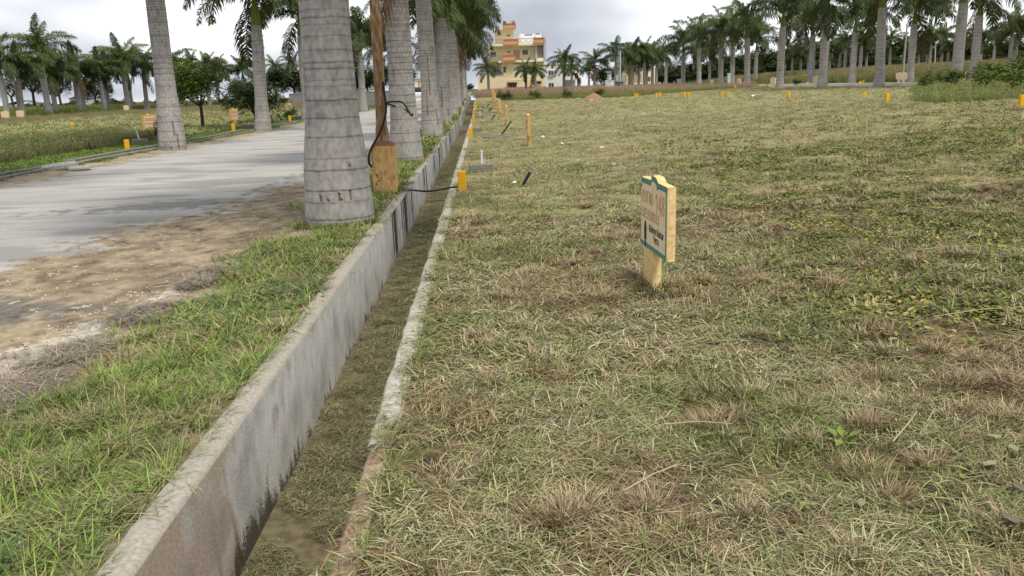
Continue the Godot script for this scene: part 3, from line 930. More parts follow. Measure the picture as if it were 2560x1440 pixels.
func build_weeds() -> void:
	var m: Material = mats["grass"]
	var tall := [weed_mesh(46, 0.42, m, 0.35, 0.15, Color(1.6, 1.3, 1.3)), weed_mesh(46, 0.46, m, 0.2, 0.3, Color(1.7, 1.25, 1.3))]
	var dry := [weed_mesh(54, 0.45, m, 0.05, 0.8, Color(1.5, 1.12, 1.15)), weed_mesh(54, 0.4, m, 0.0, 0.6, Color(1.4, 1.12, 1.05))]
	var green := Color(0.16, 0.21, 0.06); var olive := Color(0.25, 0.25, 0.09); var hay := Color(0.27, 0.26, 0.125); var pink := Color(0.37, 0.28, 0.185)
	patch("weed_strip", tall, 6200, 1.6, 21.5, 61.5, 92.0, 0.25, 0.75, Color(0.20, 0.245, 0.075), Color(0.31, 0.30, 0.12), "green weeds growing along the far edge of the mown field", "weeds", func(x, d): return d > 61.5 + (x - 11.0) * 1.0 * (1.0 if x > 11.0 else 0.0))
	patch("pink_grass", dry, 6500, -1.0, 24.0, 72.0, 108.0, 0.6, 1.1, pink, Color(0.40, 0.31, 0.21), "pinkish flowering grass in front of the yellow house", "grass", func(x, d): return x > -0.4 + (d - 80.0) * 0.02)
	patch("far_bank_weeds", tall, 5200, 31.8, 62.0, 40.0, 140.0, 0.8, 1.5, green, olive, "green grass bank behind the far road", "grass")
	patch("far_bank_hay", dry, 5200, 36.0, 80.0, 50.0, 150.0, 0.8, 1.5, pink, hay, "pinkish dry grass on the rise behind the far palms", "grass")
	patch("weed_thicket", tall, 3600, 13.2, 30.0, 24.0, 43.0, 0.25, 1.0, Color(0.19, 0.235, 0.07), Color(0.34, 0.36, 0.14), "tangle of tall green weeds at the side of the mown field", "weeds", func(x, d): return in_weeds(x, d) and x < 23.5)
	patch("lot_weeds", tall, 4600, -15.0, -10.7, 13.0, 36.0, 0.3, 0.8, green, Color(0.27, 0.24, 0.12), "dark green and brown weeds across the road by the gutter", "weeds", func(x, d): return d < 29.5 + 1.5 * noise_b.get_noise_2d(x, d) + (-10.7 - x) * 1.2 and x < -10.7 - 0.5 * noise_b.get_noise_2d(d, 1.0))
	patch("lot_hay", dry, 8200, -36.5, -14.0, 34.0, 110.0, 0.3, 0.65, Color(0.25, 0.255, 0.11), Color(0.33, 0.27, 0.16), "tall pinkish dry grass in the lot across the road", "grass", func(x, d): return x < -25.5 or d > 46.0 + (x + 25.0) * 0.3)
	patch("lot_green", tall, 5200, -75.0, -37.0, 50.0, 130.0, 1.0, 1.7, Color(0.19, 0.27, 0.06), olive, "green grass under the palms across the lot", "grass")
	# mown straw and mown grass across the road
	var clip := clip_mesh(46, 0.2, 0.08, 0.26, 0.010, m)
	var xs := []; var cs := []
	for i in 9000:
		var d := rng.randf_range(24.0, 70.0); var x := rng.randf_range(-27.0, -10.5)
		if x > -16.8 and d < 30.0: continue
		xs.append(sit(x, d, rng.randf_range(1.6, 2.6))); cs.append(Color(0.47, 0.41, 0.20).lerp(Color(0.33, 0.34, 0.14), rng.randf() if x < -15.0 else 0.4 + 0.6 * rng.randf()))
	stuff("lot_straw", clip, xs, cs, "pale mown straw lying in the lot across the road", "clippings")

# ---------------------------------------------------------------- palms
var frond_sets := []
var dead_frond: Mesh
var trunk_far := []
var shaft_meshes := []

func frond_mesh(seed_: int, length: float, e0: float, bend: float, pairs: int, col: Color, mat: Material, limp := 1.0) -> ArrayMesh:
	var r := RandomNumberGenerator.new(); r.seed = seed_
	var b := MB.new()
	var pts := []; var rad := []; var dirs := []
	var p := Vector3.ZERO
	var n := 14
	for i in n + 1:
		var t := float(i) / n
		var an := e0 - bend * pow(t, 1.25)
		var dv := Vector3(cos(an), sin(an), 0.05 * sin(t * 3.0 + seed_))
		pts.append(p); dirs.append(dv.normalized())
		rad.append(lerpf(0.035, 0.006, t))
		p += dv * length / n
	b.tube(pts, rad, 4, col * Color(1.5, 1.5, 1.1), false)
	for side: float in [-1.0, 1.0]:
		for i in pairs:
			var t := 0.09 + 0.91 * (i + r.randf()) / pairs
			var f := t * n
			var k := mini(int(f), n - 1)
			var q: Vector3 = pts[k].lerp(pts[k + 1], f - k)
			var dv: Vector3 = dirs[k]
			var across := dv.cross(Vector3.UP).normalized() * side
			var upv := across.cross(dv).normalized() * side
			if upv.y < 0: upv = -upv
			var l := length * 0.25 * pow(sin(PI * clampf(t * 0.86 + 0.12, 0, 1)), 0.7) * r.randf_range(0.8, 1.15)
			var rank := r.randf_range(-0.55, 0.75)
			var d0 := (across * cos(rank) + upv * sin(rank) + dv * r.randf_range(0.45, 0.95)).normalized()
			var w := 0.048 * r.randf_range(0.8, 1.2)
			var g := r.randf_range(0.6, 1.35)
			var cc := Color(col.r * g * r.randf_range(0.9, 1.2), col.g * g, col.b * g)
			var mid := q + d0 * l * 0.5 + Vector3.DOWN * l * 0.05 * limp
			var tip := q + d0 * l * 0.86 + Vector3.DOWN * l * r.randf_range(0.3, 0.6) * limp
			var sd := d0.cross(upv).normalized() * w * 0.5
			b.quad(q - sd * 0.5, q + sd * 0.5, mid + sd, mid - sd, cc)
			b.tri(mid - sd, mid + sd, tip, cc)
	return b.mesh(mat)

func trunk_mesh(seed_: int, h: float, profile: Array, segs: int, near: bool, mat: Material, cracks := []) -> ArrayMesh:
	var r := RandomNumberGenerator.new(); r.seed = seed_
	var fn := FastNoiseLite.new(); fn.seed = seed_; fn.frequency = 0.8; fn.fractal_octaves = 3
	var ys := [-0.12]; var kinds := [0]
	var y := 0.09
	while y < h - 0.03:
		var step := lerpf(0.21, 0.055, pow(clampf(y / (h * 0.62), 0, 1), 0.8)) * r.randf_range(0.45, 1.6)
		if not near: step = maxf(step, 0.22)
		var e := 0.024 if near else 0.03
		var kd := 1 if r.randf() < 0.6 else 2
		ys.append_array([y - e, y - e * 0.4, y, y + e * 0.35, y + e]); kinds.append_array([0, kd, kd + 2, kd, 0])
		if near:
			var yy := y + 0.034
			while yy < y + step - 0.03:
				ys.append(yy); kinds.append(0)
				yy += 0.02
		y += step
	ys.append(h); kinds.append(0)
	var rows := []; var cols := []
	for i in ys.size():
		var ring := []; var rc := []
		for k in segs:
			var a := TAU * k / segs
			var cx := cos(a); var sx := sin(a)
			var yo: float = ys[i]
			if i > 0 and i < ys.size() - 1: yo += 0.011 * fn.get_noise_3d(cx * 2.0, yo * 1.2, sx * 2.0) * clampf(1.4 - yo * 0.25, 0.25, 1.0)
			var rad := steps(clampf(yo / h, 0, 1), profile)
			rad *= 1.0 + 0.02 * fn.get_noise_3d(cx * 1.5, yo * 1.0, sx * 1.5)
			if near: rad += 0.004 * fn.get_noise_3d(cx * 9.0, yo * 3.0, sx * 9.0)
			var c := 1.0 + 0.42 * fn.get_noise_3d(cx * 1.6 + 5.0, yo * 2.6, sx * 1.6) + 0.10 * fn.get_noise_3d(cx * 8.0, yo * 1.6, sx * 8.0) + 0.22 * fn.get_noise_3d(cx * 0.5, yo * 24.0, sx * 0.5)
			match kinds[i]:
				1: c *= 0.82; rad += 0.002
				2: c *= 0.92
				3: c *= 0.62 + 0.3 * fn.get_noise_3d(cx * 6.0, 9.0, sx * 6.0); rad -= 0.006 if near else 0.003
				4: c *= 0.68; rad -= 0.003
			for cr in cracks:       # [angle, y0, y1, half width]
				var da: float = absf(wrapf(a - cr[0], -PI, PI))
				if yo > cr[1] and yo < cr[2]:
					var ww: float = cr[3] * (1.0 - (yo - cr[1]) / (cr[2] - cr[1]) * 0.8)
					if da < ww: rad -= 0.022; c *= 0.35  # groove pulled in, its inner shade also painted as darker bark colour
			ring.append(Vector3(cx * rad, yo, sx * rad))
			var warm := 0.06 * fn.get_noise_3d(cx * 1.2 + 20.0, yo * 0.9, sx * 1.2)
			rc.append(Color(c * (1.0 + warm), c, c * (1.0 - warm)))
		rows.append(ring); cols.append(rc)
	return sheet(rows, [], cols, mat, true)

func shaft_mesh(r0: float, h: float, mat: Material) -> ArrayMesh:
	var rows := []; var cols := []
	for i in 13:
		var t := i / 12.0
		var rad := r0 * steps(t, [[0.0, 0.90], [0.1, 0.95], [0.3, 0.82], [0.6, 0.58], [1.0, 0.42]])
		var ring := []; var rc := []
		for k in 18:
			var a := TAU * k / 18
			ring.append(Vector3(cos(a) * rad, h * t, sin(a) * rad))
			var g := 0.85 + 0.25 * noise_c.get_noise_3d(cos(a) * 2.0, t * 3.0, sin(a) * 2.0)
			rc.append(Color(g, g, g))
		rows.append(ring); cols.append(rc)
	return sheet(rows, [], cols, mat, true)

const UPRIGHT := [[0.0, 0.335], [0.06, 0.315], [0.2, 0.262], [0.38, 0.25], [0.55, 0.255], [0.75, 0.245], [0.95, 0.225], [1.0, 0.20]]

func palm(at_: Vector3, h: float, s: float, trunk: Mesh, lean: Vector2, n_fronds: int, label: String, group: String, seed_: int, dead := 0) -> Node3D:
	var r := RandomNumberGenerator.new(); r.seed = seed_
	var t := thing("royal_palm", at_, label, "palm tree", group)
	t.transform.basis = Basis(Vector3(0, 0, 1), -lean.x) * Basis(Vector3(1, 0, 0), lean.y) * Basis(Vector3.UP, 0.0)
	t.scale = Vector3.ONE * s
	part("trunk", trunk, t, Vector3.ZERO, Basis(Vector3.UP, r.randf() * TAU if trunk in trunk_far else 0.0) * Basis.from_scale(Vector3(1, h / 4.2, 1) if trunk in trunk_far else Vector3.ONE))
	part("crownshaft", shaft_meshes[seed_ % shaft_meshes.size()], t, Vector3(0, h - 0.01, 0))
	var top := h + 1.22
	var turn := r.randf() * TAU
	for i in n_fronds:
		# young leaves stand up, old ones hang
		var age := float(i) / (n_fronds - 1)
		var setk := 0 if age < 0.1 else 1 if age < 0.36 else 2 if age < 0.7 else 3 if age < (0.9 if seed_ > 504 and seed_ < 512 else 0.97) or seed_ in [502, 503, 504] else 4
		var fm: Mesh = frond_sets[setk][r.randi() % 2]
		turn += 2.39996 + r.randf_range(-0.25, 0.25)
		var sc := r.randf_range(0.88, 1.1) * (1.16 if trunk in trunk_far and h > 3.4 else 1.0)
		var y: float = top - [0.0, 0.04, 0.1, 0.2, 0.34][setk]
		part("frond", fm, t, Vector3(0, y, 0), Basis(Vector3.UP, turn) * Basis(Vector3(1, 0, 0), r.randf_range(-0.25, 0.25)) * Basis.from_scale(Vector3.ONE * sc))
	for i in dead:
		turn += 2.1
		var df := part("frond", dead_frond, t, Vector3(0, h + 0.75, 0), Basis(Vector3.UP, -PI / 2 - 0.12 if seed_ == 501 else turn) * Basis.from_scale(Vector3(1, 1, 0.45 if seed_ == 501 else 0.8)))
		df.set_meta("label", "withered brown hanging frond")
	return t

func build_palms() -> void:
	var bark := grainy("palm bark", [[0.0, 0.25, 0.22, 0.20], [0.42, 0.365, 0.34, 0.315], [0.6, 0.41, 0.39, 0.365], [1.0, 0.50, 0.48, 0.455]], 0.02, Vector3(1.4, 0.8, 1.4), 0.92, 0.05, false, true, 0.06)
	var barkf := grainy("palm bark far", [[0.0, 0.29, 0.265, 0.25], [0.5, 0.40, 0.375, 0.355], [1.0, 0.52, 0.495, 0.47]], 0.03, Vector3(1.2, 0.6, 1.2), 0.95, 0.0, false, true)
	var leafm := leafy("frond", Color.WHITE, Color(0.35, 0.4, 0.15), 0.5)
	var shaft := grainy("crownshaft", [[0.0, 0.10, 0.14, 0.02], [0.5, 0.17, 0.225, 0.035], [1.0, 0.24, 0.28, 0.05]], 0.02, Vector3(1, 0.5, 1), 0.45, 0.0, false, true)
	var fresh := Color(0.088, 0.132, 0.038); var deep := Color(0.060, 0.090, 0.032); var old := Color(0.070, 0.086, 0.034)
	var plan := [[1.45, 0.75, 2.7, fresh], [1.1, 1.45, 3.2, fresh], [0.75, 1.85, 3.3, deep], [0.42, 1.8, 3.3, deep], [-0.35, 1.15, 3.1, old]]
	for i in 5:
		frond_sets.append([frond_mesh(100 + i, plan[i][2], plan[i][0], plan[i][1], 96, plan[i][3], leafm), frond_mesh(200 + i, plan[i][2] * 0.94, plan[i][0] - 0.1, plan[i][1] * 1.1, 92, plan[i][3] * Color(1.1, 1.02, 0.95), leafm)])
	dead_frond = frond_mesh(77, 3.0, -0.95, 0.55, 60, Color(0.185, 0.125, 0.065), leafy("dead frond", Color.WHITE, Color(0.15, 0.1, 0.05), 0.8), 1.4)
	shaft_meshes = [shaft_mesh(0.2, 1.25, shaft), shaft_mesh(0.185, 1.35, shaft)]
	for i in 3: trunk_far.append(trunk_mesh(300 + i, 4.2, UPRIGHT, 16, false, barkf))
	# the row along the drain: [px at mid base, depth, trunk height, widths]
	var thick := [[0.0, 0.352], [0.03, 0.362], [0.12, 0.335], [0.28, 0.268], [0.42, 0.247], [0.6, 0.248], [0.8, 0.235], [0.96, 0.21], [1.0, 0.19]]
	var mid := [[0.0, 0.325], [0.05, 0.318], [0.2, 0.262], [0.36, 0.232], [0.55, 0.238], [0.78, 0.225], [0.96, 0.2], [1.0, 0.185]]
	var bulge := [[0.0, 0.30], [0.06, 0.29], [0.22, 0.25], [0.4, 0.27], [0.62, 0.31], [0.8, 0.285], [0.96, 0.235], [1.0, 0.20]]
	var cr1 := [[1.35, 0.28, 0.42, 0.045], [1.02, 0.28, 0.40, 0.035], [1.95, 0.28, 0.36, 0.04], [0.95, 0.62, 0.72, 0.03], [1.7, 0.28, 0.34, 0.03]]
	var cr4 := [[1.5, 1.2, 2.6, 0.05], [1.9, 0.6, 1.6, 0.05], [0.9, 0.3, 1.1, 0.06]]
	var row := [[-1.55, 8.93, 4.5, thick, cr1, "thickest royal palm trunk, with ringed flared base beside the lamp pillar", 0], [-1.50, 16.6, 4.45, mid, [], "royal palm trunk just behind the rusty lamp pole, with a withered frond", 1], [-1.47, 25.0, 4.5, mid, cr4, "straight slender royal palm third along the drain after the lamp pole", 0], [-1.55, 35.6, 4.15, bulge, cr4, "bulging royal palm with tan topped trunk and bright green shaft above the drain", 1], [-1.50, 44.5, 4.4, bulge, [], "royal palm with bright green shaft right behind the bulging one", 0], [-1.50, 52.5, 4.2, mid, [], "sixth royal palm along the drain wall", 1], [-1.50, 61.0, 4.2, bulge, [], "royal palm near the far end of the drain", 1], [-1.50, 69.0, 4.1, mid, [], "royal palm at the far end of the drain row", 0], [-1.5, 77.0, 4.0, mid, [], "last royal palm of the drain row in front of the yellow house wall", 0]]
	for i in row.size():
		var q: Array = row[i]
		var near: bool = q[1] < 50.0
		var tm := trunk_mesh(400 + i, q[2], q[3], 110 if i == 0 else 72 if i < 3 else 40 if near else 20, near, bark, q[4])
		palm(ground(q[0], q[1], -0.02), q[2], 1.0, tm, Vector2([0.0, -0.012, -0.02, 0.0, 0.01, 0.0, 0.0, 0.01, 0.0][i], 0.0), 21, q[5], "palm row along the drain", 500 + i, q[6])
	# the row on the other side of the road
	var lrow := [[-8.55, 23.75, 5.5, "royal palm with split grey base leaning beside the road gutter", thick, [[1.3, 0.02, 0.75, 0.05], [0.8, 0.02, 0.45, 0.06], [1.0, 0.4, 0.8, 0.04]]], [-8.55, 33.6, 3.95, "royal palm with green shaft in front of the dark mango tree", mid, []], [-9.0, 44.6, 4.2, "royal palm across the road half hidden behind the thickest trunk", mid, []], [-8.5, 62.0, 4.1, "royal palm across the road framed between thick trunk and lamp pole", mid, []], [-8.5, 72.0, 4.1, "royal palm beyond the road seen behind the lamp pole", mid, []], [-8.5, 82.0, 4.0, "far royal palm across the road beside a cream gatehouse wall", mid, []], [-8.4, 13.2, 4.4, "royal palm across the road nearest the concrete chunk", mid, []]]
	for i in lrow.size():
		var q: Array = lrow[i]
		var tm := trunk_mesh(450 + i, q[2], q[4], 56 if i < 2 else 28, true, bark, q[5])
		palm(ground(q[0], q[1], -0.02), q[2], 1.0, tm, Vector2([0.0, 0.03, 0.0, 0.0, 0.0, 0.0, 0.0][i], 0.0), 20, q[3], "palm row across the road", 560 + i, 1 if i == 3 else 0)
	# far right rows: [px, depth, trunk top above base in px]
	var far_row := [[1948, 64, 131], [2054, 55, 153], [2197, 50, 171], [2387, 44.5, 178], [1867, 80, 105], [1800, 88, 93], [1747, 100, 83], [1707, 105, 74]]
	var near_says := ["royal palm with a cream sign at its foot where the pale kerb begins", "royal palm leaning by the far kerb with a cream sign beside it", "tall royal palm with a cream sign right in front of its foot", "thickest far palm, its foot hidden by the weed thicket", "royal palm beside a lone cream sign at the end of the weed strip", "slim royal palm before the tall thin green cabinet", "royal palm between the two green cabinets", "royal palm next to the capped pale green cabinet"]
	for i in far_row.size(): far_palm(far_row[i], near_says[i], "palms on the near side of the far road")
	var far_row2 := [[2027, 76, 107], [2128, 73, 110], [2272, 65, 126], [2429, 57, 142], [1830, 100, 84], [1887, 115, 65], [1773, 140, 49], [1734, 150, 51], [1664, 135, 52]]
	var bank_says := ["royal palm across the far road behind the leaning kerb palm", "royal palm alone before the grass bank between two kerb palms", "royal palm across the far road beside the thin pale pole", "royal palm across the far road behind the thicket, next to the thickest palm", "royal palm across the far road at the tall thin green cabinet", "low royal palm on the bank behind the lone cream sign", "short palm in front of dark bushes behind the two green cabinets", "thin palm squeezed between the palms by the capped cabinet", "short palm standing apart between the grove and the capped cabinet"]
	for i in far_row2.size(): far_palm(far_row2[i], bank_says[i], "palms on the far side of the far road")
	var back := [[1959, 120, 33], [1977, 115, 40], [1998, 118, 36], [2017, 112, 46], [2094, 130, 44], [2108, 126, 50], [2146, 120, 55], [2161, 122, 43], [2219, 125, 48], [2253, 125, 40], [2290, 125, 30], [2310, 118, 40], [2318, 110, 50], [2346, 115, 50], [2362, 112, 32], [2443, 90, 48], [2516, 68, 68], [2529, 72, 60], [2070, 135, 40], [2185, 135, 40], [2400, 110, 40], [2475, 105, 42], [2555, 80, 55]]
	for q in back: far_palm(q, "royal palm on the grassy rise behind the far road", "palms on the rise behind the far road")
	var gate := [[1573, 118, 46], [1580, 112, 56], [1596, 118, 38], [1611, 112, 54], [1616, 124, 50], [1631, 115, 50], [1641, 120, 42], [1486, 104, 46], [1540, 100, 58], [1472, 120, 28]]
	for q in gate: far_palm(q, "royal palm in the grove around the transformer poles", "palms around the transformer")
	var young_says := ["young palm with tan stem before the white house windows", "young palm before the dark shutter of the white house", "young palm before the facade of the yellow house", "short young palm before the end window of the yellow house", "young palm before the plain cream compound wall"]
	var young := [[1410, 104, 48], [1430, 102, 30], [1315, 103, 33], [1338, 101, 22], [1222, 96, 36]]
	for i in young.size(): far_palm(young[i], young_says[i], "young palms by the houses")
	var left_far := [[10, 72, 90], [48, 74, 82], [115, 78, 104], [133, 84, 70], [191, 86, 76], [204, 90, 70], [256, 90, 66], [266, 96, 66], [316, 93, 80], [324, 100, 76], [363, 96, 70], [432, 100, 70], [450, 112, 60], [480, 118, 62], [520, 120, 60], [545, 128, 56], [612, 130, 56]]
	for q in left_far: far_palm(q, "royal palm in the long row beyond the lot across the road", "palms beyond the lot")

var far_count := 0
func far_palm(q: Array, label: String, group: String) -> void:
	far_count += 1
	var x := at(q[0], 230.0, q[1]).x
	var h := clampf(q[2] * q[1] / FOCAL * 1.1, 1.6, 4.9)
	var s := clampf(h / 3.9, 0.62, 1.05)
	palm(ground(x, q[1], -0.03), h / s, s, trunk_far[far_count % 3], Vector2(rng.randfn(0, 0.015), rng.randfn(0, 0.015)), 16 + far_count % 4, label, group, 700 + far_count, 1 if far_count % 6 == 0 else 0)

# ---------------------------------------------------------------- broadleaf trees and shrubs
func crown_mesh(seed_: int, rx: float, ry: float, leaves: int, ll: float, lw: float, droop: float, mat: Material, blobs: int, c0: Color, c1: Color) -> ArrayMesh:
	var r := RandomNumberGenerator.new(); r.seed = seed_
	var b := MB.new()
	var ctr := []
	for i in blobs:
		var a := r.randf() * TAU
		var e := asin(r.randf_range(-0.55, 1.0))
		var q := pow(r.randf(), 0.4) * 0.72
		ctr.append([Vector3(cos(a) * cos(e) * rx * q, sin(e) * ry * q, sin(a) * cos(e) * rx * q), r.randf_range(0.24, 0.42), r.randf()])
	for i in leaves:
		var k: Array = ctr[r.randi() % blobs]
		var dv := Vector3(r.randfn(), r.randfn(), r.randfn()).normalized()
		var p: Vector3 = k[0] + dv * Vector3(rx, ry, rx) * k[1] * pow(r.randf(), 0.35)
		var a := r.randf() * TAU
		var dir := Vector3(cos(a), r.randf_range(-droop - 0.4, 0.5 - droop), sin(a)).normalized()
		var c := c0.lerp(c1, clampf(k[2] * 0.5 + r.randf() * 0.5, 0, 1))
		leaf(b, p, dir, ll * r.randf_range(0.6, 1.25), lw * r.randf_range(0.7, 1.2), c, Vector3(r.randfn() * 0.4, 1, r.randfn() * 0.4).normalized())
	return b.mesh(mat)

func limb_mesh(seed_: int, h: float, r0: float, rx: float, ry: float, mat: Material) -> ArrayMesh:
	var r := RandomNumberGenerator.new(); r.seed = seed_
	var b := MB.new()
	var fork := Vector3(r.randf_range(-0.05, 0.05) * h, h * 0.9, r.randf_range(-0.05, 0.05) * h)
	b.tube([Vector3(0, -0.15, 0), Vector3(0, 0.05, 0), fork * 0.5 + Vector3(0.02 * h, 0, 0), fork], [r0 * 1.4, r0 * 1.1, r0 * 0.9, r0 * 0.75], 10)
	for i in 7:
		var a := TAU * i / 7.0 + r.randf()
		var e := r.randf_range(0.35, 1.2)
		var dv := Vector3(cos(a) * cos(e) * rx, sin(e) * ry * 1.3, sin(a) * cos(e) * rx)
		var m := fork + dv * 0.45 + Vector3(r.randf() - 0.5, 0, r.randf() - 0.5) * rx * 0.15
		b.tube([fork - Vector3(0, 0.04, 0), m, fork + dv * 0.85 + Vector3(0, 0.1, 0)], [r0 * 0.5, r0 * 0.33, r0 * 0.1], 6)
	return b.mesh(mat)

func tree(called: String, at_: Vector3, s: float, crown: Mesh, limbs: Mesh, lift: float, label: String, category: String, group := "") -> Node3D:
	var t := thing(called, at_, label, category, group, rng.randf() * TAU)
	t.scale = Vector3.ONE * s
	part("trunk", limbs, t)
	part("crown", crown, t, Vector3(0, lift, 0))
	return t

func build_trees() -> void:
	var wood := grainy("branch wood", [[0.0, 0.04, 0.028, 0.02], [1.0, 0.11, 0.08, 0.06]], 0.03, Vector3(2, 0.7, 2), 0.95, 0.0, false)
	var lm := leafy("tree leaf", Color.WHITE, Color(0.3, 0.35, 0.1), 0.5)
	# two mango trees across the road
	var g1 := on_ground(508, 323)
	var c1 := crown_mesh(1, 1.32, 1.2, 4600, 0.21, 0.058, 0.35, lm, 34, Color(0.045, 0.085, 0.016), Color(0.13, 0.18, 0.035))
	tree("mango_tree", g1, 1.0, c1, limb_mesh(2, 1.05, 0.075, 1.1, 1.0, wood), 1.75, "round mango tree with yellow green shoots and bare dark trunk", "tree")
	var yb := MB.new()
	var t1 := get_node("mango_tree")
	for k in [[-0.85, 2.75, 0.45], [-0.35, 2.62, 0.7], [0.35, 2.85, 0.2], [0.5, 2.5, 0.9]]:
		for i in 16:
			var a := rng.randf() * TAU
			leaf(yb, Vector3(k[0], k[1], k[2]) + Vector3(rng.randfn(), rng.randfn() * 0.5, rng.randfn()) * 0.06, Vector3(cos(a), 0.5, sin(a)).normalized(), 0.16, 0.045, Color(0.33, 0.40, 0.03) * rng.randf_range(0.7, 1.2))
	part("young_leaves", yb.mesh(lm), t1, Vector3.ZERO, Basis(Vector3.UP, -t1.rotation.y))
	var g2 := ground(-10.6, 40.5)
	var c2 := crown_mesh(3, 1.7, 1.3, 4600, 0.22, 0.058, 0.45, lm, 34, Color(0.026, 0.048, 0.014), Color(0.075, 0.105, 0.035))
	tree("mango_tree", g2, 1.0, c2, limb_mesh(4, 0.55, 0.08, 1.2, 1.0, wood), 1.25, "dark low mango tree spreading behind a royal palm", "tree")
	# background trees
	var crowns := []; var limbs := []
	for i in 3:
		crowns.append(crown_mesh(20 + i, 3.5, 2.9, 3400, 0.46, 0.24, 0.1, lm, 22, Color(0.022, 0.040, 0.012), Color(0.075, 0.105, 0.028)))
		limbs.append(limb_mesh(30 + i, 2.4, 0.18, 2.6, 2.2, wood))
	var lacy := crown_mesh(41, 2.6, 3.4, 1500, 0.36, 0.17, 0.1, lm, 18, Color(0.035, 0.055, 0.025), Color(0.09, 0.11, 0.05))
	var k := 0
	for q in [[1510, 138, 0.8], [1545, 150, 0.9], [1655, 150, 0.75], [1690, 145, 0.85], [1725, 152, 0.9], [1760, 150, 0.8], [1795, 155, 0.95], [1835, 150, 1.0], [1870, 155, 1.05], [1905, 150, 1.0], [1945, 155, 1.15], [1985, 150, 1.05], [2030, 158, 1.2], [2075, 155, 1.05], [2120, 158, 1.2], [2170, 155, 1.1], [2215, 160, 1.2], [2262, 155, 1.1], [2305, 158, 1.2], [2350, 150, 1.1], [2400, 150, 1.2], [2450, 150, 1.1], [2500, 145, 1.1], [2550, 140, 1.1], [2600, 140, 1.2]]:
		var p := ground(at(q[0], 200, q[1]).x, q[1], -0.05)
		tree("background_tree", p, q[2], crowns[k % 3], limbs[k % 3], 1.9, "dense dark leafy tree standing behind the far palm rows", "tree", "trees behind the far palms")
		k += 1
	for q in [[30, 118, 0.9], [85, 112, 1.1], [130, 120, 1.0], [150, 128, 1.0], [238, 128, 0.8], [600, 140, 0.7], [690, 130, 0.95], [735, 135, 0.95], [780, 132, 0.85], [830, 128, 0.9], [880, 130, 0.95], [920, 135, 0.9], [960, 130, 1.0], [1010, 140, 0.9]]:
		var p := ground(at(q[0], 240, q[1]).x, q[1], -0.05)
		var lace: bool = q[0] < 160
		tree("background_tree", p, q[2], lacy if lace else crowns[k % 3], limbs[k % 3], 3.6 if lace else 3.2, "thin dark tree with gaps showing sky beyond the lot" if lace else "leafy dark tree on the skyline beyond the lot", "tree", "thin trees beyond the lot" if lace else "skyline trees beyond the lot")
		k += 1
	tree("background_tree", ground(at(432, 240, 125.0).x, 125.0), 1.0, lacy, limbs[0], 4.6, "tall airy tree rising above the palms behind the split palm", "tree")
	var low := crown_mesh(61, 1.9, 1.15, 1500, 0.34, 0.19, 0.1, lm, 16, Color(0.022, 0.040, 0.012), Color(0.085, 0.115, 0.03))
	var low_stem := limb_mesh(62, 0.6, 0.06, 1.2, 0.8, wood)
	for i in 46:
		var px := 1640.0 + i * 21.0 + rng.randf_range(-8, 8)
		var dd := rng.randf_range(138.0, 148.0)
		tree("hedge_bush", ground(at(px, 200, dd).x, dd, -0.05), rng.randf_range(0.8, 1.25), low, low_stem, 1.0, "low dark bush under the trees behind the far palms", "bush", "undergrowth behind the far palms")
	for i in 37:
		var px: float = -20.0 + i * 33.0 + rng.randf_range(-8, 8)
		tree("hedge_bush", ground(at(px, 240, 124.0).x, rng.randf_range(120.0, 128.0), -0.05), rng.randf_range(0.4, 0.8), low, low_stem, 0.9, "low dark bush on the skyline beyond the lot", "bush", "undergrowth beyond the lot")
	# coconut palms on the left skyline
	for q in [[690, 150, 5.6], [738, 140, 5.2], [872, 130, 5.0]]:
		var p := ground(at(q[0], 235, q[1]).x, q[1])
		palm(p, q[2], 0.85, trunk_far[0], Vector2(0.03, 0.0), 13, "coconut palm poking above the skyline trees across the lot", "coconut palms on the skyline", 900 + int(q[0]))
	# shrubs in the thicket on the right and a few along the weeds
	var bush := [crown_mesh(51, 0.75, 0.6, 1100, 0.13, 0.07, 0.1, lm, 14, Color(0.07, 0.115, 0.022), Color(0.19, 0.25, 0.06)), crown_mesh(52, 0.6, 0.75, 900, 0.12, 0.06, 0.15, lm, 12, Color(0.06, 0.10, 0.022), Color(0.16, 0.20, 0.06))]
	var stem := limb_mesh(53, 0.35, 0.02, 0.5, 0.5, wood)
	for q in [[2310, 231, 0.75, "dark leafy shrub at the corner of the weed thicket"], [2385, 225, 0.9, "shrub beside the cream plot sign in the thicket"], [2440, 205, 1.0, "upright shrub in front of the pair of palms"], [2490, 215, 1.1, "pale green shrub in the middle of the thicket"], [2535, 200, 1.35, "large yellow green shrub above the yellow marker post"], [2462, 233, 0.8, "low shrub at the mown edge of the thicket"], [2350, 212, 0.7, "small shrub against the far kerb"], [2530, 235, 0.8, "shrub right behind the yellow marker post"]]:
		var p := on_ground(q[0], minf(q[1], 240.0))
		if -p.z > 44.0 or p.x > 24.0: p = ground(at(q[0], 220, 40.0).x, 40.0)
		tree("shrub", p, q[2], bush[k % 2], stem, 0.62, q[3], "shrub", "shrubs of the weed thicket")
		k += 1
	for q in [[1275, 250], [1340, 245], [1420, 238], [1500, 236], [1255, 246]]:
		var p := ground(at(q[0], q[1], 62.0).x, 62.5)
		tree("shrub", p, 0.85, bush[k % 2], stem, 0.4, "low green bush on the edge between mown grass and pink grass", "shrub", "bushes along the field edge")
		k += 1
	for q in [[725, 45.0], [390, 27.5], [1990, 66.0]]:
		tree("shrub", ground(at(q[0], 280, q[1]).x, q[1]), 0.7, bush[k % 2], stem, 0.5, ["leafy shrub behind a cream plot sign across the road", "shrub at the foot of the split palm across the road", "bushy plant growing on the far kerb"][[725, 390, 1990].find(q[0])], "shrub")
		k += 1

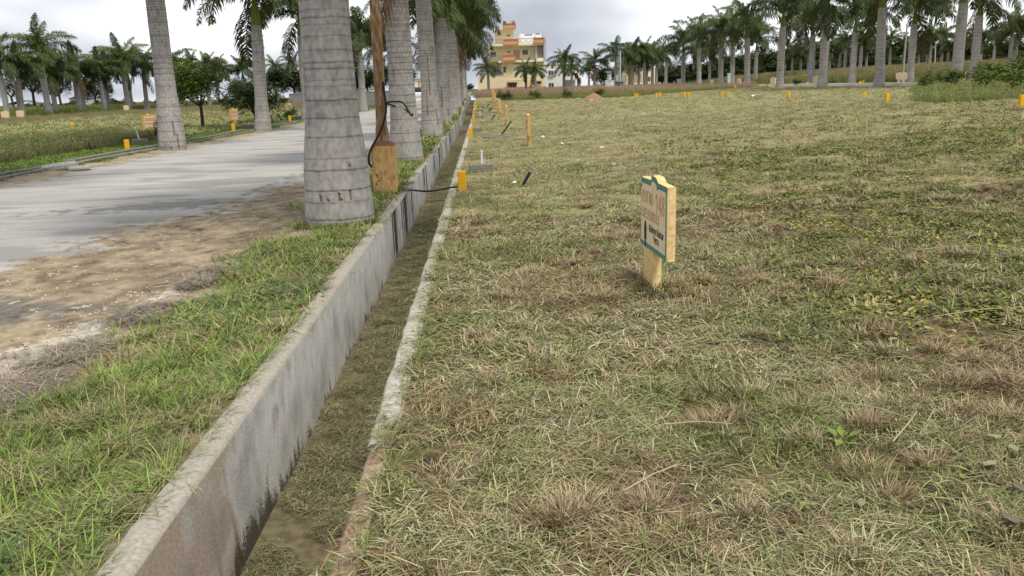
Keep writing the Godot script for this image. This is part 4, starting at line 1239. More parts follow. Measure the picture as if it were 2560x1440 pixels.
# ---------------------------------------------------------------- buildings
var b_org := Vector3.ZERO
var b_d := 0.0
var z_x := 0.0
var z_y := 0.0
var z_s := 1.0

# a box whose front shows at the zoom rectangle, its front face dz metres before the base depth, tk thick
func fbox(parent: Node, called: String, x0: float, y0: float, x1: float, y1: float, dz: float, tk: float, mat: Material) -> MeshInstance3D:
	var d := b_d - dz
	var cxp := z_x + (x0 + x1) / 2.0 / z_s
	var cyp := z_y + (y0 + y1) / 2.0 / z_s
	var l := at(z_x + x0 / z_s, cyp, d); var r := at(z_x + x1 / z_s, cyp, d)
	var t := at(cxp, z_y + y0 / z_s, d); var b := at(cxp, z_y + y1 / z_s, d)
	var m := MB.new()
	m.box(Vector3((l.x + r.x) / 2.0, (t.y + b.y) / 2.0, -d - tk / 2.0) - b_org, Vector3(r.x - l.x, t.y - b.y, tk), Color.WHITE, Basis(), 0.01)
	return part(called, m.mesh(mat), parent)

func lattice(parent: Node, x0: float, y0: float, x1: float, y1: float, dz: float) -> void:
	var red := plain("lattice red", 0.58, 0.22, 0.10, 0.8)
	var cream := plain("lattice cream", 0.80, 0.52, 0.25, 0.85)
	var p := fbox(parent, "lattice_panel", x0, y0, x1, y1, dz, 0.08, cream)
	p.set_meta("label", "orange pierced balcony panel")
	var d := b_d - dz
	var tl := at(z_x + x0 / z_s, z_y + (y0 + y1) / 2.0 / z_s, d); var br := at(z_x + x1 / z_s, z_y + (y0 + y1) / 2.0 / z_s, d)
	var up := at(z_x + (x0 + x1) / 2.0 / z_s, z_y + y0 / z_s, d).y; var dn := at(z_x + (x0 + x1) / 2.0 / z_s, z_y + y1 / z_s, d).y
	var w := br.x - tl.x; var h := up - dn
	var f := MB.new()
	for s in [0.0, 1.0]:
		f.box(Vector3(tl.x + w / 2.0, dn + h * s, -d + 0.03) - b_org, Vector3(w + 0.1, 0.09, 0.12))
		f.box(Vector3(tl.x + w * s, dn + h / 2.0, -d + 0.025) - b_org, Vector3(0.08, h - 0.09, 0.11))
	part("frame", f.mesh(red), p)
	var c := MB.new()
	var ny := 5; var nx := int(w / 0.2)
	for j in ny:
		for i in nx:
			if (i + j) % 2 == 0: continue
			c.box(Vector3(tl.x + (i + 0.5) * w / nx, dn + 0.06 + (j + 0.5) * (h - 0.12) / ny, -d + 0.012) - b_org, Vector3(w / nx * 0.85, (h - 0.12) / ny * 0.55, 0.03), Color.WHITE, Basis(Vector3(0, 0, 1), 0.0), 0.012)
	var blk := part("lattice_hole_shade", c.mesh(plain("lattice hole shade", 0.30, 0.10, 0.045, 0.9)), p)  # raised dark pieces paint the shade of the pierced holes
	blk.set_meta("kind", "stuff")

func railing(parent: Node, x0: float, y0: float, x1: float, y1: float, dz: float) -> void:
	var d := b_d - dz
	var m := MB.new()
	var a := at(z_x + x0 / z_s, z_y + (y0 + y1) / 2.0 / z_s, d); var b := at(z_x + x1 / z_s, z_y + (y0 + y1) / 2.0 / z_s, d)
	var up := at(z_x + (x0 + x1) / 2.0 / z_s, z_y + y0 / z_s, d).y; var dn := at(z_x + (x0 + x1) / 2.0 / z_s, z_y + y1 / z_s, d).y
	for y in [up, dn]: m.box(Vector3((a.x + b.x) / 2.0, y, -d) - b_org, Vector3(b.x - a.x, 0.06, 0.05))
	var n := maxi(2, int((b.x - a.x) / 0.55))
	for i in n:
		var xa := lerpf(a.x, b.x, float(i) / n); var xb := lerpf(a.x, b.x, float(i + 1) / n)
		m.tube([Vector3(xa, dn, -d) - b_org, Vector3(xb, up, -d) - b_org], [0.025, 0.025], 4)
		m.tube([Vector3(xb, dn, -d - 0.06) - b_org, Vector3(xa, up, -d - 0.06) - b_org], [0.025, 0.025], 4)
	part("railing", m.mesh(plain("railing", 0.25, 0.23, 0.21, 0.6)), parent)

func window(parent: Node, x0: float, y0: float, x1: float, y1: float, dz: float, frame: Material, panes: int) -> void:
	var w := fbox(parent, "window", x0, y0, x1, y1, dz, 0.06, frame)
	for i in panes:
		var a := lerpf(x0, x1, (i + 0.16) / panes); var b := lerpf(x0, x1, (i + 0.84) / panes)
		fbox(w, "pane", a, lerpf(y0, y1, 0.1), b, lerpf(y0, y1, 0.9), dz + 0.03, 0.02, plain("pane", 0.05, 0.06, 0.065, 0.15))

func build_buildings() -> void:
	var wall := grainy("house yellow", [[0.0, 0.70, 0.585, 0.37], [0.5, 0.75, 0.65, 0.43], [1.0, 0.79, 0.70, 0.49]], 0.02, Vector3(0.2, 0.12, 0.2), 0.9)
	var pale := plain("house trim", 0.78, 0.71, 0.54, 0.85)
	var grey := plain("house grey", 0.46, 0.47, 0.50, 0.8)
	var dark := plain("doorway panel", 0.42, 0.30, 0.19, 0.6)  # flat brown panel on the wall, painted in place of a dark opening
	var white := grainy("house white", [[0.0, 0.66, 0.66, 0.67], [1.0, 0.80, 0.80, 0.81]], 0.02, Vector3(0.2, 0.1, 0.2), 0.85)
	var shade := plain("sunshade", 0.40, 0.24, 0.12, 0.85)
	var frame := plain("window frame", 0.30, 0.20, 0.15, 0.6)
	var gframe := plain("grey frame", 0.36, 0.38, 0.41, 0.6)
	z_x = 1180.0; z_y = 40.0; z_s = 7.2; b_d = 112.0
	var base := at(z_x + 900 / z_s, z_y + 1330 / z_s, b_d)
	b_org = Vector3(base.x, height(base.x, b_d) - 0.1, -b_d - 3.0)
	var h := thing("yellow_house", b_org, "three storey yellow house with orange pierced balcony panels", "house")
	fbox(h, "wall", 545, 800, 1308, 1400, 0.0, 9.0, wall).set_meta("label", "lower yellow facade")
	fbox(h, "wall", 300, 520, 1150, 812, -0.9, 7.0, wall)
	fbox(h, "wall", 250, 800, 543, 1400, -2.2, 6.0, wall)
	fbox(h, "penthouse", 430, 235, 752, 500, -1.6, 5.0, wall)
	fbox(h, "pillar", 372, 345, 412, 505, -0.5, 0.4, grey)
	fbox(h, "pillar", 505, 812, 540, 1080, -1.0, 0.4, grey)
	fbox(h, "pillar", 1140, 535, 1174, 768, 0.1, 0.4, grey)
	fbox(h, "pillar", 1287, 395, 1334, 790, 0.3, 1.8, grey)
	fbox(h, "pillar", 1264, 793, 1300, 1090, 0.15, 0.3, grey)
	fbox(h, "roof_slab", 345, 492, 1300, 534, 0.5, 8.0, pale)
	fbox(h, "balcony_slab", 480, 795, 1290, 832, 0.5, 1.4, pale)
	fbox(h, "roof_slab", 380, 222, 786, 250, -0.6, 6.0, pale)
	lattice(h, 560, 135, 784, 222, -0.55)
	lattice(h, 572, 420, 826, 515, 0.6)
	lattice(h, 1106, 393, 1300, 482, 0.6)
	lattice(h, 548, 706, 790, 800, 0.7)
	railing(h, 415, 425, 570, 490, 0.45)
	railing(h, 828, 402, 1104, 470, 0.45)
	railing(h, 330, 715, 546, 780, 0.45)
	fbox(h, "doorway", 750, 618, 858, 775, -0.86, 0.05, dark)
	window(h, 910, 605, 1005, 700, -0.85, gframe, 3)
	window(h, 330, 640, 430, 740, -0.85, gframe, 3)
	window(h, 632, 630, 695, 664, -0.85, pale, 2)
	window(h, 625, 330, 692, 370, -1.55, pale, 2)
	window(h, 645, 1202, 802, 1284, 0.05, frame, 4)
	window(h, 1172, 1180, 1248, 1216, 0.05, frame, 2)
	window(h, 565, 920, 606, 1018, 0.05, frame, 2)
	window(h, 824, 952, 856, 1008, 0.05, gframe, 2)
	window(h, 944, 950, 966, 1005, 0.05, gframe, 1)
	fbox(h, "sunshade", 628, 1184, 820, 1200, 0.55, 0.55, shade)
	fbox(h, "sunshade", 1140, 1165, 1256, 1178, 0.5, 0.5, shade)
	fbox(h, "sunshade", 552, 908, 628, 920, 0.45, 0.45, shade)
	fbox(h, "string_course", 552, 1150, 1000, 1160, 0.04, 0.04, pale)
	var lou := fbox(h, "louvre", 1176, 500, 1286, 756, -0.15, 0.1, grey)
	for i in 14:
		fbox(lou, "slat", 1178, 508 + i * 17.6, 1284, 516 + i * 17.6, -0.05, 0.06, plain("slat", 0.46, 0.36, 0.23, 0.8))
	fbox(h, "balcony_slab", 1172, 756, 1300, 796, 0.2, 1.0, pale)
	var gr := fbox(h, "gate", 380, 900, 505, 1085, -2.15, 0.1, grey)
	for i in 9: fbox(gr, "bar", 384 + i * 13.5, 902, 388 + i * 13.5, 1085, -2.05, 0.04, gframe)
	# compound wall
	var cw := thing("compound_wall", ground(0.6, 105.0), "plain cream compound wall left of the yellow house", "wall")
	b_org = cw.position; b_d = 105.0
	fbox(cw, "wall", 112, 1088, 556, 1420, 0.0, 0.2, plain("compound cream", 0.75, 0.63, 0.40, 0.9))
	fbox(cw, "coping", 108, 1080, 560, 1090, 0.03, 0.26, pale)
	b_d = 110.0
	var cw2 := thing("compound_wall", ground(4.0, 110.0), "low cream compound wall with red line in front of the yellow house", "wall")
	b_org = cw2.position
	fbox(cw2, "wall", 558, 1284, 1330, 1420, 0.0, 0.15, plain("compound cream", 0.75, 0.63, 0.40, 0.9))
	fbox(cw2, "coping", 556, 1276, 1334, 1284, 0.03, 0.21, plain("coping red", 0.33, 0.12, 0.07, 0.8))
	# white shelter and water tank on the roof, potted plants on the penthouse
	b_d = 112.0
	var roof_y := at(z_x + 900 / z_s, z_y + 492 / z_s, b_d).y
	var sh := thing("roof_shelter", Vector3(at(z_x + 1120 / z_s, z_y + 400 / z_s, 114.0).x, roof_y, -114.0), "white torn canvas shelter on the terrace of the yellow house", "shelter")
	b_org = sh.position; b_d = 114.0
	fbox(sh, "canvas", 905, 322, 1262, 495, 0.0, 0.6, plain("canvas", 0.82, 0.83, 0.85, 0.8))
	fbox(sh, "torn_patch", 950, 330, 1085, 350, 0.02, 0.05, plain("torn", 0.13, 0.13, 0.15, 0.9))
	fbox(sh, "torn_patch", 1145, 315, 1220, 332, 0.02, 0.05, plain("torn", 0.13, 0.13, 0.15, 0.9))
	fbox(sh, "torn_patch", 1118, 365, 1142, 380, 0.02, 0.05, plain("torn", 0.13, 0.13, 0.15, 0.9))
	fbox(sh, "post", 1262, 292, 1272, 495, 0.1, 0.1, gframe)
	var tk := thing("water_tank", Vector3(at(z_x + 875 / z_s, z_y + 400 / z_s, 114.2).x, roof_y, -114.2), "white round water tank on the house terrace", "tank")
	var tm := MB.new()
	tm.tube([Vector3(0, 0, 0), Vector3(0, 0.15, 0), Vector3(0, 1.15, 0), Vector3(0, 1.35, 0), Vector3(0, 1.42, 0)], [0.36, 0.38, 0.38, 0.28, 0.1], 18)
	part("tank_body", tm.mesh(plain("tank white", 0.78, 0.79, 0.80, 0.5)), tk)
	for q in [[585, 125, "left"], [735, 115, "right"]]:
		var ptop := at(z_x + q[0] / z_s, z_y + 140 / z_s, 112.6)
		var pl := thing("potted_plant", ptop, "dark potted plant on the topmost orange panel of the house", "plant", "plants on the house roof")
		part("foliage", crown_mesh(80 + int(q[0]), 0.3, 0.25, 120, 0.15, 0.07, 0.0, mats["tree leaf"], 6, Color(0.05, 0.045, 0.03), Color(0.12, 0.10, 0.07)), pl, Vector3(0, 0.22, 0))
		var pm := MB.new(); pm.tube([Vector3(0, -0.08, 0), Vector3(0, 0.12, 0)], [0.1, 0.13], 10)
		part("pot", pm.mesh(plain("pot", 0.2, 0.1, 0.06)), pl)
	# white house
	b_d = 122.0
	base = at(z_x + 1600 / z_s, z_y + 1300 / z_s, b_d)
	b_org = Vector3(base.x, height(base.x, b_d) - 0.1, -b_d - 3.0)
	var wh := thing("white_house", b_org, "two storey white flat roofed house beside the yellow house", "house")
	fbox(wh, "wall", 1290, 868, 1865, 1400, 0.0, 7.0, white)
	fbox(wh, "parapet", 1286, 852, 1870, 870, 0.1, 7.2, white)
	window(wh, 1376, 980, 1466, 1068, 0.04, gframe, 2)
	fbox(wh, "sill", 1368, 1068, 1474, 1086, 0.25, 0.25, gframe)
	window(wh, 1380, 1200, 1476, 1302, 0.04, gframe, 2)
	window(wh, 1775, 985, 1850, 1065, 0.04, gframe, 2)
	fbox(wh, "shutter", 1680, 1150, 1838, 1272, 0.04, 0.05, plain("shutter", 0.16, 0.16, 0.17, 0.6))
	fbox(wh, "red_panel", 1858, 1020, 1910, 1122, 0.12, 0.3, plain("red panel", 0.36, 0.045, 0.03, 0.6))
	fbox(wh, "porch_roof", 1850, 1122, 1960, 1138, 0.3, 2.0, white)
	fbox(wh, "porch_post", 1944, 1138, 1958, 1400, 0.28, 0.3, white)
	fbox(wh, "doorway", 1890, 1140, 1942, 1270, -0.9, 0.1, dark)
	# cream house far behind the grove
	z_x = 1400.0; z_y = 60.0; z_s = 8.0; b_d = 132.0
	base = at(z_x + 1600 / z_s, z_y + 1250 / z_s, b_d)
	b_org = Vector3(base.x, height(base.x, b_d) - 0.1, -b_d - 3.0)
	var ch := thing("cream_house", b_org, "low cream house with dark openings behind the transformer grove", "house")
	var cream := plain("cream wall", 0.74, 0.68, 0.55, 0.85)
	fbox(ch, "wall", 1320, 900, 1900, 1300, 0.0, 6.0, cream)
	fbox(ch, "tower", 1745, 760, 1815, 905, 0.1, 1.2, white)
	fbox(ch, "roof_edge", 1290, 890, 1660, 915, 0.4, 6.4, white)
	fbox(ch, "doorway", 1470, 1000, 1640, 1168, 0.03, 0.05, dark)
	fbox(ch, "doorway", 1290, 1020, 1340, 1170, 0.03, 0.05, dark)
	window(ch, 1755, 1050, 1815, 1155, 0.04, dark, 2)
	# transformer on twin poles
	b_d = 94.0
	base = at(z_x + 1190 / z_s, z_y + 1260 / z_s, b_d)
	b_org = Vector3(base.x, height(base.x, b_d), -b_d)
	var tr := thing("transformer_station", b_org, "pale teal electric pole structure with dark cross arms and brackets", "utility pole")
	var teal := plain("teal pole", 0.27, 0.40, 0.41, 0.5)
	var iron := plain("black iron", 0.045, 0.045, 0.05, 0.6)
	fbox(tr, "pole", 1157, 220, 1196, 1300, 0.0, 0.2, teal)
	fbox(tr, "pole", 1196, 515, 1220, 1300, 0.1, 0.12, plain("pale pole", 0.55, 0.55, 0.52, 0.6))
	for q in [[1010, 385, 1290, 415], [1150, 485, 1300, 508], [1000, 615, 1180, 638], [1145, 770, 1195, 786], [1150, 880, 1195, 896], [1100, 1160, 1280, 1178], [1020, 360, 1110, 380]]:
		fbox(tr, "cross_arm", q[0], q[1], q[2], q[3], 0.2, 0.15, iron)
	for q in [[1020, 380, 1028, 610], [1094, 410, 1102, 800], [1278, 415, 1284, 500], [1262, 510, 1268, 780]]:
		fbox(tr, "conductor", q[0], q[1], q[2], q[3], 0.12, 0.05, plain("grey wire", 0.2, 0.2, 0.2, 0.6))
	fbox(tr, "insulator", 1128, 630, 1142, 780, 0.15, 0.1, plain("insulator", 0.38, 0.16, 0.06, 0.4))
	fbox(tr, "meter_box", 1125, 1025, 1160, 1142, 0.3, 0.25, plain("meter", 0.50, 0.50, 0.44, 0.7))
	var br := MB.new()
	for s in [-1.0, 1.0]:
		var a := at(z_x + (1190 + s * 75) / z_s, z_y + 1178 / z_s, b_d - 0.1) - b_org
		var b := at(z_x + (1190 + s * 8) / z_s, z_y + 1245 / z_s, b_d - 0.1) - b_org
		br.tube([a, b], [0.04, 0.04], 5)
	part("strut", br.mesh(iron), tr)
	var wb := thing("equipment_plinth", ground(at(z_x + 1002 / z_s, 215, 93.0).x, 93.0), "plain white square plinth under the grey transformer", "plinth")
	b_org = wb.position; b_d = 93.0
	fbox(wb, "block", 920, 1135, 1084, 1330, 0.0, 0.9, white)
	fbox(wb, "coping", 916, 1126, 1088, 1138, 0.03, 0.96, white)
	var tf := thing("transformer", at(z_x + 990 / z_s, z_y + 1126 / z_s, 93.4), "small grey transformer with flat top plate on the white plinth", "transformer")
	b_org = tf.position; b_d = 93.3
	fbox(tf, "tank", 955, 985, 1032, 1126, 0.0, 0.5, plain("tank grey", 0.33, 0.36, 0.40, 0.5))
	fbox(tf, "cooling_fin", 980, 1020, 1025, 1115, 0.05, 0.05, plain("fin", 0.55, 0.58, 0.62, 0.5))
	fbox(tf, "top_plate", 938, 955, 1034, 970, 0.1, 0.7, plain("plate", 0.6, 0.6, 0.6, 0.5))
	fbox(tf, "bushing", 965, 968, 975, 990, 0.0, 0.1, iron)
	fbox(tf, "bushing", 1005, 968, 1015, 990, 0.0, 0.1, iron)
	# cable from the plinth into the weeds
	var cb := MB.new()
	var c0 := at(1545, 188, 93.2); var c1 := at(1470, 216, 92.0)
	var pts := []; var rad := []
	for i in 9:
		var t := i / 8.0
		pts.append(c0.lerp(c1, t) + Vector3(0, -0.5 * 4.0 * t * (1.0 - t) * 0.5, 0)); rad.append(0.03)
	cb.tube(pts, rad, 5)
	var cn := part("stay_cable", cb.mesh(plain("cable grey", 0.35, 0.35, 0.33)), self)
	tag(cn, "slack grey cable running down from the transformer poles", "cable")
	# boundary wall beyond the road on the left, gatehouse
	z_x = 860.0; z_y = 120.0; z_s = 6.545; b_d = 108.0
	var lw := thing("boundary_wall", ground(-14.0, 108.0), "low grey block boundary wall beyond the lots across the road", "wall")
	b_org = lw.position
	fbox(lw, "wall", -900, 725, 1100, 900, 0.0, 0.25, grainy("grey block", [[0.0, 0.16, 0.16, 0.15], [1.0, 0.33, 0.32, 0.30]], 0.03, Vector3(0.4, 0.4, 0.4), 0.95))
	fbox(lw, "coping", -900, 715, 1100, 727, 0.05, 0.35, plain("coping grey", 0.35, 0.35, 0.33))
	var gh := thing("gatehouse", ground(-5.0, 96.0), "cream gatehouse glimpsed between the palm trunks at the end of the road", "building")
	b_org = gh.position; b_d = 98.0
	fbox(gh, "wall", 1165, 500, 1330, 905, 0.0, 3.0, pale)
	fbox(gh, "roof_slab", 1150, 488, 1345, 505, 0.2, 3.3, grey)
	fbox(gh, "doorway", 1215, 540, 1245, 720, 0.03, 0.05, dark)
	# parked white car nose near the gatehouse
	var car := thing("parked_car", ground(at(1052, 250, 90.0).x, 90.0), "white car mostly hidden behind palm trunks at the road end", "car")
	var cm := MB.new()
	cm.box(Vector3(0, 0.62, 0), Vector3(1.7, 0.55, 3.9), Color.WHITE, Basis(), 0.14)
	part("body", cm.mesh(plain("car white", 0.75, 0.75, 0.76, 0.25)), car)
	cm = MB.new(); cm.box(Vector3(0, 1.12, -0.2), Vector3(1.45, 0.55, 2.0), Color.WHITE, Basis(), 0.2)
	part("cabin", cm.mesh(plain("car glass", 0.04, 0.045, 0.05, 0.1)), car)
	for sx in [-0.75, 0.75]:
		for sz in [-1.25, 1.25]:
			cm = MB.new(); cm.tube([Vector3(sx - 0.1, 0.32, sz), Vector3(sx + 0.1, 0.32, sz)], [0.32, 0.32], 16)
			part("wheel", cm.mesh(plain("tyre", 0.02, 0.02, 0.02)), car)
		cm = MB.new(); cm.box(Vector3(sx * 0.75, 0.68, 1.96), Vector3(0.35, 0.16, 0.05), Color.WHITE, Basis(), 0.02)
		part("headlight", cm.mesh(plain("lens", 0.7, 0.7, 0.7, 0.1)), car)
	# far left buildings on the skyline
	for q in [[65, 268, 0.9, 5.0, "pale shed wall far beyond the lot", 150.0], [215, 262, 1.5, 4.0, "small dark roofed hut far beyond the lot", 150.0]]:
		var p := ground(at(q[0], 260, q[5]).x, q[5])
		var sh2 := thing("far_shed", p, q[4], "shed")
		var sm := MB.new(); sm.box(Vector3(0, q[2] / 2.0, 0), Vector3(q[3], q[2], 3.0), Color.WHITE, Basis(), 0.02)
		part("wall", sm.mesh(plain("shed wall", 0.5, 0.5, 0.5)), sh2)
		sm = MB.new()
		for s in [-1.0, 1.0]: sm.box(Vector3(s * q[3] * 0.25, q[2] + 0.28, 0), Vector3(q[3] * 0.54, 0.08, 3.4), Color.WHITE, Basis(Vector3(0, 0, 1), -s * 0.22))
		part("roof", sm.mesh(plain("shed roof", 0.16, 0.16, 0.17)), sh2)

# ---------------------------------------------------------------- marker posts, signs, pipes
func post_mesh(w: float, h: float, t: float, mat: Material) -> ArrayMesh:
	var b := MB.new()
	b.box(Vector3(0, h / 2.0 - 0.04, 0), Vector3(w, h + 0.08, t), Color.WHITE, Basis(), 0.008)
	return b.mesh(mat)

func panel_outline(w: float, y0: float, y1: float) -> PackedVector2Array:
	return PackedVector2Array([Vector2(-w / 2, y0), Vector2(w / 2, y0), Vector2(w / 2, y1), Vector2(w * 0.17, y1 + 0.004), Vector2(w * 0.08, y1 + 0.034), Vector2(-w * 0.05, y1 + 0.038), Vector2(-w * 0.10, y1 + 0.004), Vector2(-w / 2, y1)])

func extrude(outline: PackedVector2Array, t: float, mat: Material, rough := 0.0) -> ArrayMesh:
	# the outline lies in the local x-y plane; thickness along z
	var b := MB.new()
	var poly := outline
	if rough > 0.0:
		poly = PackedVector2Array()
		for i in outline.size():
			var a := outline[i]; var c := outline[(i + 1) % outline.size()]
			var n := maxi(1, int(a.distance_to(c) / 0.02))
			for k in n: poly.append(a.lerp(c, float(k) / n))
	var ids := Geometry2D.triangulate_polygon(poly)
	var mid := Vector3.ZERO
	for p in poly: mid += Vector3(p.x, p.y, 0) / poly.size()
	var ring := []
	for i in poly.size():
		var p := poly[i]
		var j := rough * noise_c.get_noise_2d(p.x * 20.0, p.y * 20.0)
		var j2 := rough * noise_c.get_noise_2d(p.x * 23.0 + 40.0, p.y * 23.0)
		var outw := (p - Vector2(mid.x, mid.y)).normalized()
		ring.append([Vector3(p.x, p.y, t / 2), Vector3(p.x + outw.x * (j + rough), p.y + outw.y * (j + rough), t * 0.2), Vector3(p.x + outw.x * (j2 + rough), p.y + outw.y * (j2 + rough), -t * 0.2), Vector3(p.x, p.y, -t / 2)])
	for i in range(0, ids.size(), 3):
		b.otri(ring[ids[i]][0], ring[ids[i + 1]][0], ring[ids[i + 2]][0], mid)
		b.otri(ring[ids[i]][3], ring[ids[i + 1]][3], ring[ids[i + 2]][3], mid)
	for i in poly.size():
		var k := (i + 1) % poly.size()
		for s in 3:
			b.oquad(ring[i][s], ring[k][s], ring[k][s + 1], ring[i][s + 1], mid)
	return b.mesh(mat)

func small_sign(at_: Vector3, turn: float, label: String, group := "", bare := false) -> void:
	var ochre := grainy("sign ochre", [[0.0, 0.50, 0.28, 0.09], [0.5, 0.68, 0.41, 0.14], [1.0, 0.76, 0.52, 0.22]], 0.03, Vector3(2, 2, 2), 0.85, 0.0, false)
	var cream := plain("sign cream", 0.80, 0.62, 0.40, 0.85)
	var t := thing("plot_sign", at_, label, "sign", group, turn)
	var pm := MB.new()
	pm.box(Vector3(0, 0.1, 0), Vector3(0.26, 0.44, 0.075), Color.WHITE, Basis(), 0.01)
	part("post", pm.mesh(cream if bare else ochre), t)
	if bare:
		if not mats.has("bare panel mesh"): mats["bare panel mesh"] = extrude(panel_outline(0.62, 0.28, 0.74), 0.07, cream, 0.003)
		part("panel", mats["bare panel mesh"], t)
		return
	if not mats.has("sign panel mesh"): mats["sign panel mesh"] = extrude(panel_outline(0.68, 0.26, 0.76), 0.07, ochre, 0.003)
	part("panel", mats["sign panel mesh"], t)
	var f := MB.new(); f.box(Vector3(0, 0.51, 0.037), Vector3(0.58, 0.42, 0.004), Color.WHITE)
	part("face", f.mesh(cream), t)
	var l := MB.new()
	var faded := plain("sign faded letters", 0.52, 0.29, 0.12, 0.85)
	for i in 8: l.box(Vector3(-0.23 + i * 0.066, 0.61, 0.041), Vector3(0.034, 0.10, 0.003))
	for i in 10: l.box(Vector3(-0.24 + i * 0.053, 0.47, 0.041), Vector3(0.028, 0.06, 0.003))
	part("lettering", l.mesh(faded), t)

func build_posts() -> void:
	var yel := grainy("post yellow", [[0.0, 0.50, 0.25, 0.02], [0.35, 0.78, 0.42, 0.015], [0.7, 0.84, 0.48, 0.02], [1.0, 0.88, 0.58, 0.08]], 0.03, Vector3(3, 3, 3), 0.75, 0.3, false)
	var pm := post_mesh(0.118, 0.28, 0.10, yel)
	# along the drain lip
	var n := 0
	var names := ["yellow marker post on the drain lip where the black cable ends", "yellow marker post beside the concrete pad further along the drain lip", "yellow marker post on the drain lip next to a white pipe stub", "yellow marker post on the lip beside the leaning black pipes", "yellow marker post near the far end of the drain lip", "farthest yellow marker post on the drain lip"]
	for q in [[1156, 476], [1177, 343], [1183.5, 307], [1186.5, 287], [1190, 276], [1193, 266]]:
		var p := on_ground(q[0], q[1])
		p.x = clampf(p.x, -0.42, -0.26)
		tag(part("marker_post", pm, self, p), names[n], "post", "yellow posts along the drain")
		get_child(-1).name = numbered("marker_post")
		n += 1
	# across the field, X about 13 m
	n = 0
	for q in [[1588, 58], [1593.5, 59], [1641, 55], [1650, 55.5], [1711, 50], [1722, 50], [1806, 46], [1823, 44], [1972, 37], [2161, 33], [2218, 27.5], [2556, 20.5]]:
		var p := ground(at(q[0], 242, q[1]).x, q[1])
		var o := part("marker_post", pm, self, p, Basis(Vector3.UP, rng.randf_range(-0.3, 0.3)))
		o.name = numbered("marker_post")
		tag(o, "large yellow marker post at the foot of the weed thicket" if q[0] > 2500 else "short yellow marker post standing at the far side of the mown field", "post", "yellow posts across the field")
		if q[0] == 2161: o.position.y -= 0.08
	for q in [[1838, 70], [1917, 66], [2018, 72], [2150, 62], [2158, 68], [2336, 42.5]]:
		var p := ground(at(q[0], 215, q[1]).x, q[1])
		var o := part("marker_post", pm, self, p)
		o.name = numbered("marker_post")
		tag(o, "tiny yellow marker post beside the pale far kerb", "post", "yellow posts by the far kerb")
	for q in [[319, 377, "yellow marker post at the gutter beside the split palm"], [182, 322, "yellow marker post standing in the pale mown lot"], [584, 328, "yellow marker post in front of the dark mango tree"], [725, 304, "yellow marker post below the sign beside the hidden palm"]]:
		var p := on_ground(q[0], q[1])
		var o := part("marker_post", pm, self, p, Basis(Vector3.UP, 0.5))
		o.name = numbered("marker_post")
		o.scale = Vector3.ONE * (1.05 if q[0] != 182 else 1.15)
		tag(o, q[2], "post", "yellow posts across the road")
	# plot signs seen edge-on along the field's near edge, facing the road
	var k := 0
	for q in [[1.14, 21.3], [0.92, 32.6], [0.9, 43.2], [0.9, 47.0], [0.85, 54.0], [0.8, 58.0], [0.78, 60.0]]:
		small_sign(ground(q[0], q[1]), -PI / 2, ["cream plot sign seen edge on, nearest the leaning black pipe with a slab", "cream plot sign seen edge on, beside the round flat slab", "thin cream plot sign standing behind two leaning pipes", "short cream plot sign before the pink grass", "cream plot sign beside the bush at the field edge", "slim cream plot sign among the last ones before the weeds", "farthest edge on cream plot sign by the drain end"][k], "edge on plot signs along the drain")
		k += 1
	# signs across the road face the road
	small_sign(ground(-11.5, 30.0), PI / 2 - 0.32, "cream plot sign with faded letters half behind the split palm", "plot signs across the road")
	small_sign(ground(-11.0, 38.4), PI / 2 - 0.22, "leaning cream plot sign between the two mango trees", "plot signs across the road")
	small_sign(ground(-12.0, 53.8), PI / 2 - 0.25, "cream plot sign beside the leafy shrub across the road", "plot signs across the road")
	for q in [[13, 66], [51, 68], [318, 88]]:
		small_sign(ground(at(q[0], 290, q[1]).x, q[1], -0.15), PI / 2 - 0.45, "pale plot sign showing above dry grass below the far palms", "plot signs in the dry grass", true)
	var kerb_says := ["cream plot sign in the weeds before the slim palm", "cream plot sign beside the palm at the end of the weed strip", "cream plot sign where the pale far kerb begins", "cream plot sign beside the leaning palm at the far kerb", "cream plot sign right in front of a tall palm foot", "plot sign beside the palm next to the thin concrete pole", "small plot sign just behind the one by the concrete pole", "cream plot sign half sunk in the weed thicket"]
	n = 0
	for q in [[1780, 84], [1847, 76], [1932, 62.5], [2040, 56], [2194, 50.5], [2258, 60], [2246, 64], [2398, 42.5]]:
		small_sign(ground(at(q[0], 215, q[1]).x, q[1]), -PI / 2 + 0.25, kerb_says[n], "plot signs by the far kerb", true)
		n += 1
	# water connections: concrete pads with white stubs, black conduits
	var pad := grainy("pad concrete", [[0.0, 0.12, 0.11, 0.09], [0.5, 0.23, 0.215, 0.18], [1.0, 0.36, 0.34, 0.29]], 0.03, Vector3(1.5, 1.5, 1.5), 0.95, 0.4)
	var pvc := plain("white pvc", 0.72, 0.73, 0.74, 0.35)
	var blk := plain("black pipe", 0.022, 0.026, 0.030, 0.35)
	n = 0
	for q in [[1204, 432, 0.44, 0.24], [1193, 331, 0.4, 0.05], [1199.5, 296, 0.4, 0.2], [1200, 280, 0.4, 0.12], [1202, 270, 0.5, 0.05], [345, 361, 0.4, 0.26], [620, 321, 0.55, 0.06], [746, 298, 0.5, 0.12]]:
		var p := on_ground(q[0], q[1])
		p.z -= 0.14
		var t := thing("concrete_pad", p, ["square concrete pad carrying a white pipe behind the nearest lip post", "concrete pad with a small white stub beside the second lip post", "concrete pad with white pipe beside the third lip post", "weathered concrete pad further along the drain lip", "farthest concrete pad along the drain lip", "low concrete pad with white pipe across the road by the gutter", "grey concrete pad between two plot signs across the road", "concrete pad by the hidden palm across the road"][n], "pad")
		var b := MB.new(); b.box(Vector3(0, 0.05, 0), Vector3(q[2], 0.2, 0.3), Color.WHITE, Basis(), 0.015)
		part("slab", b.mesh(pad), t)
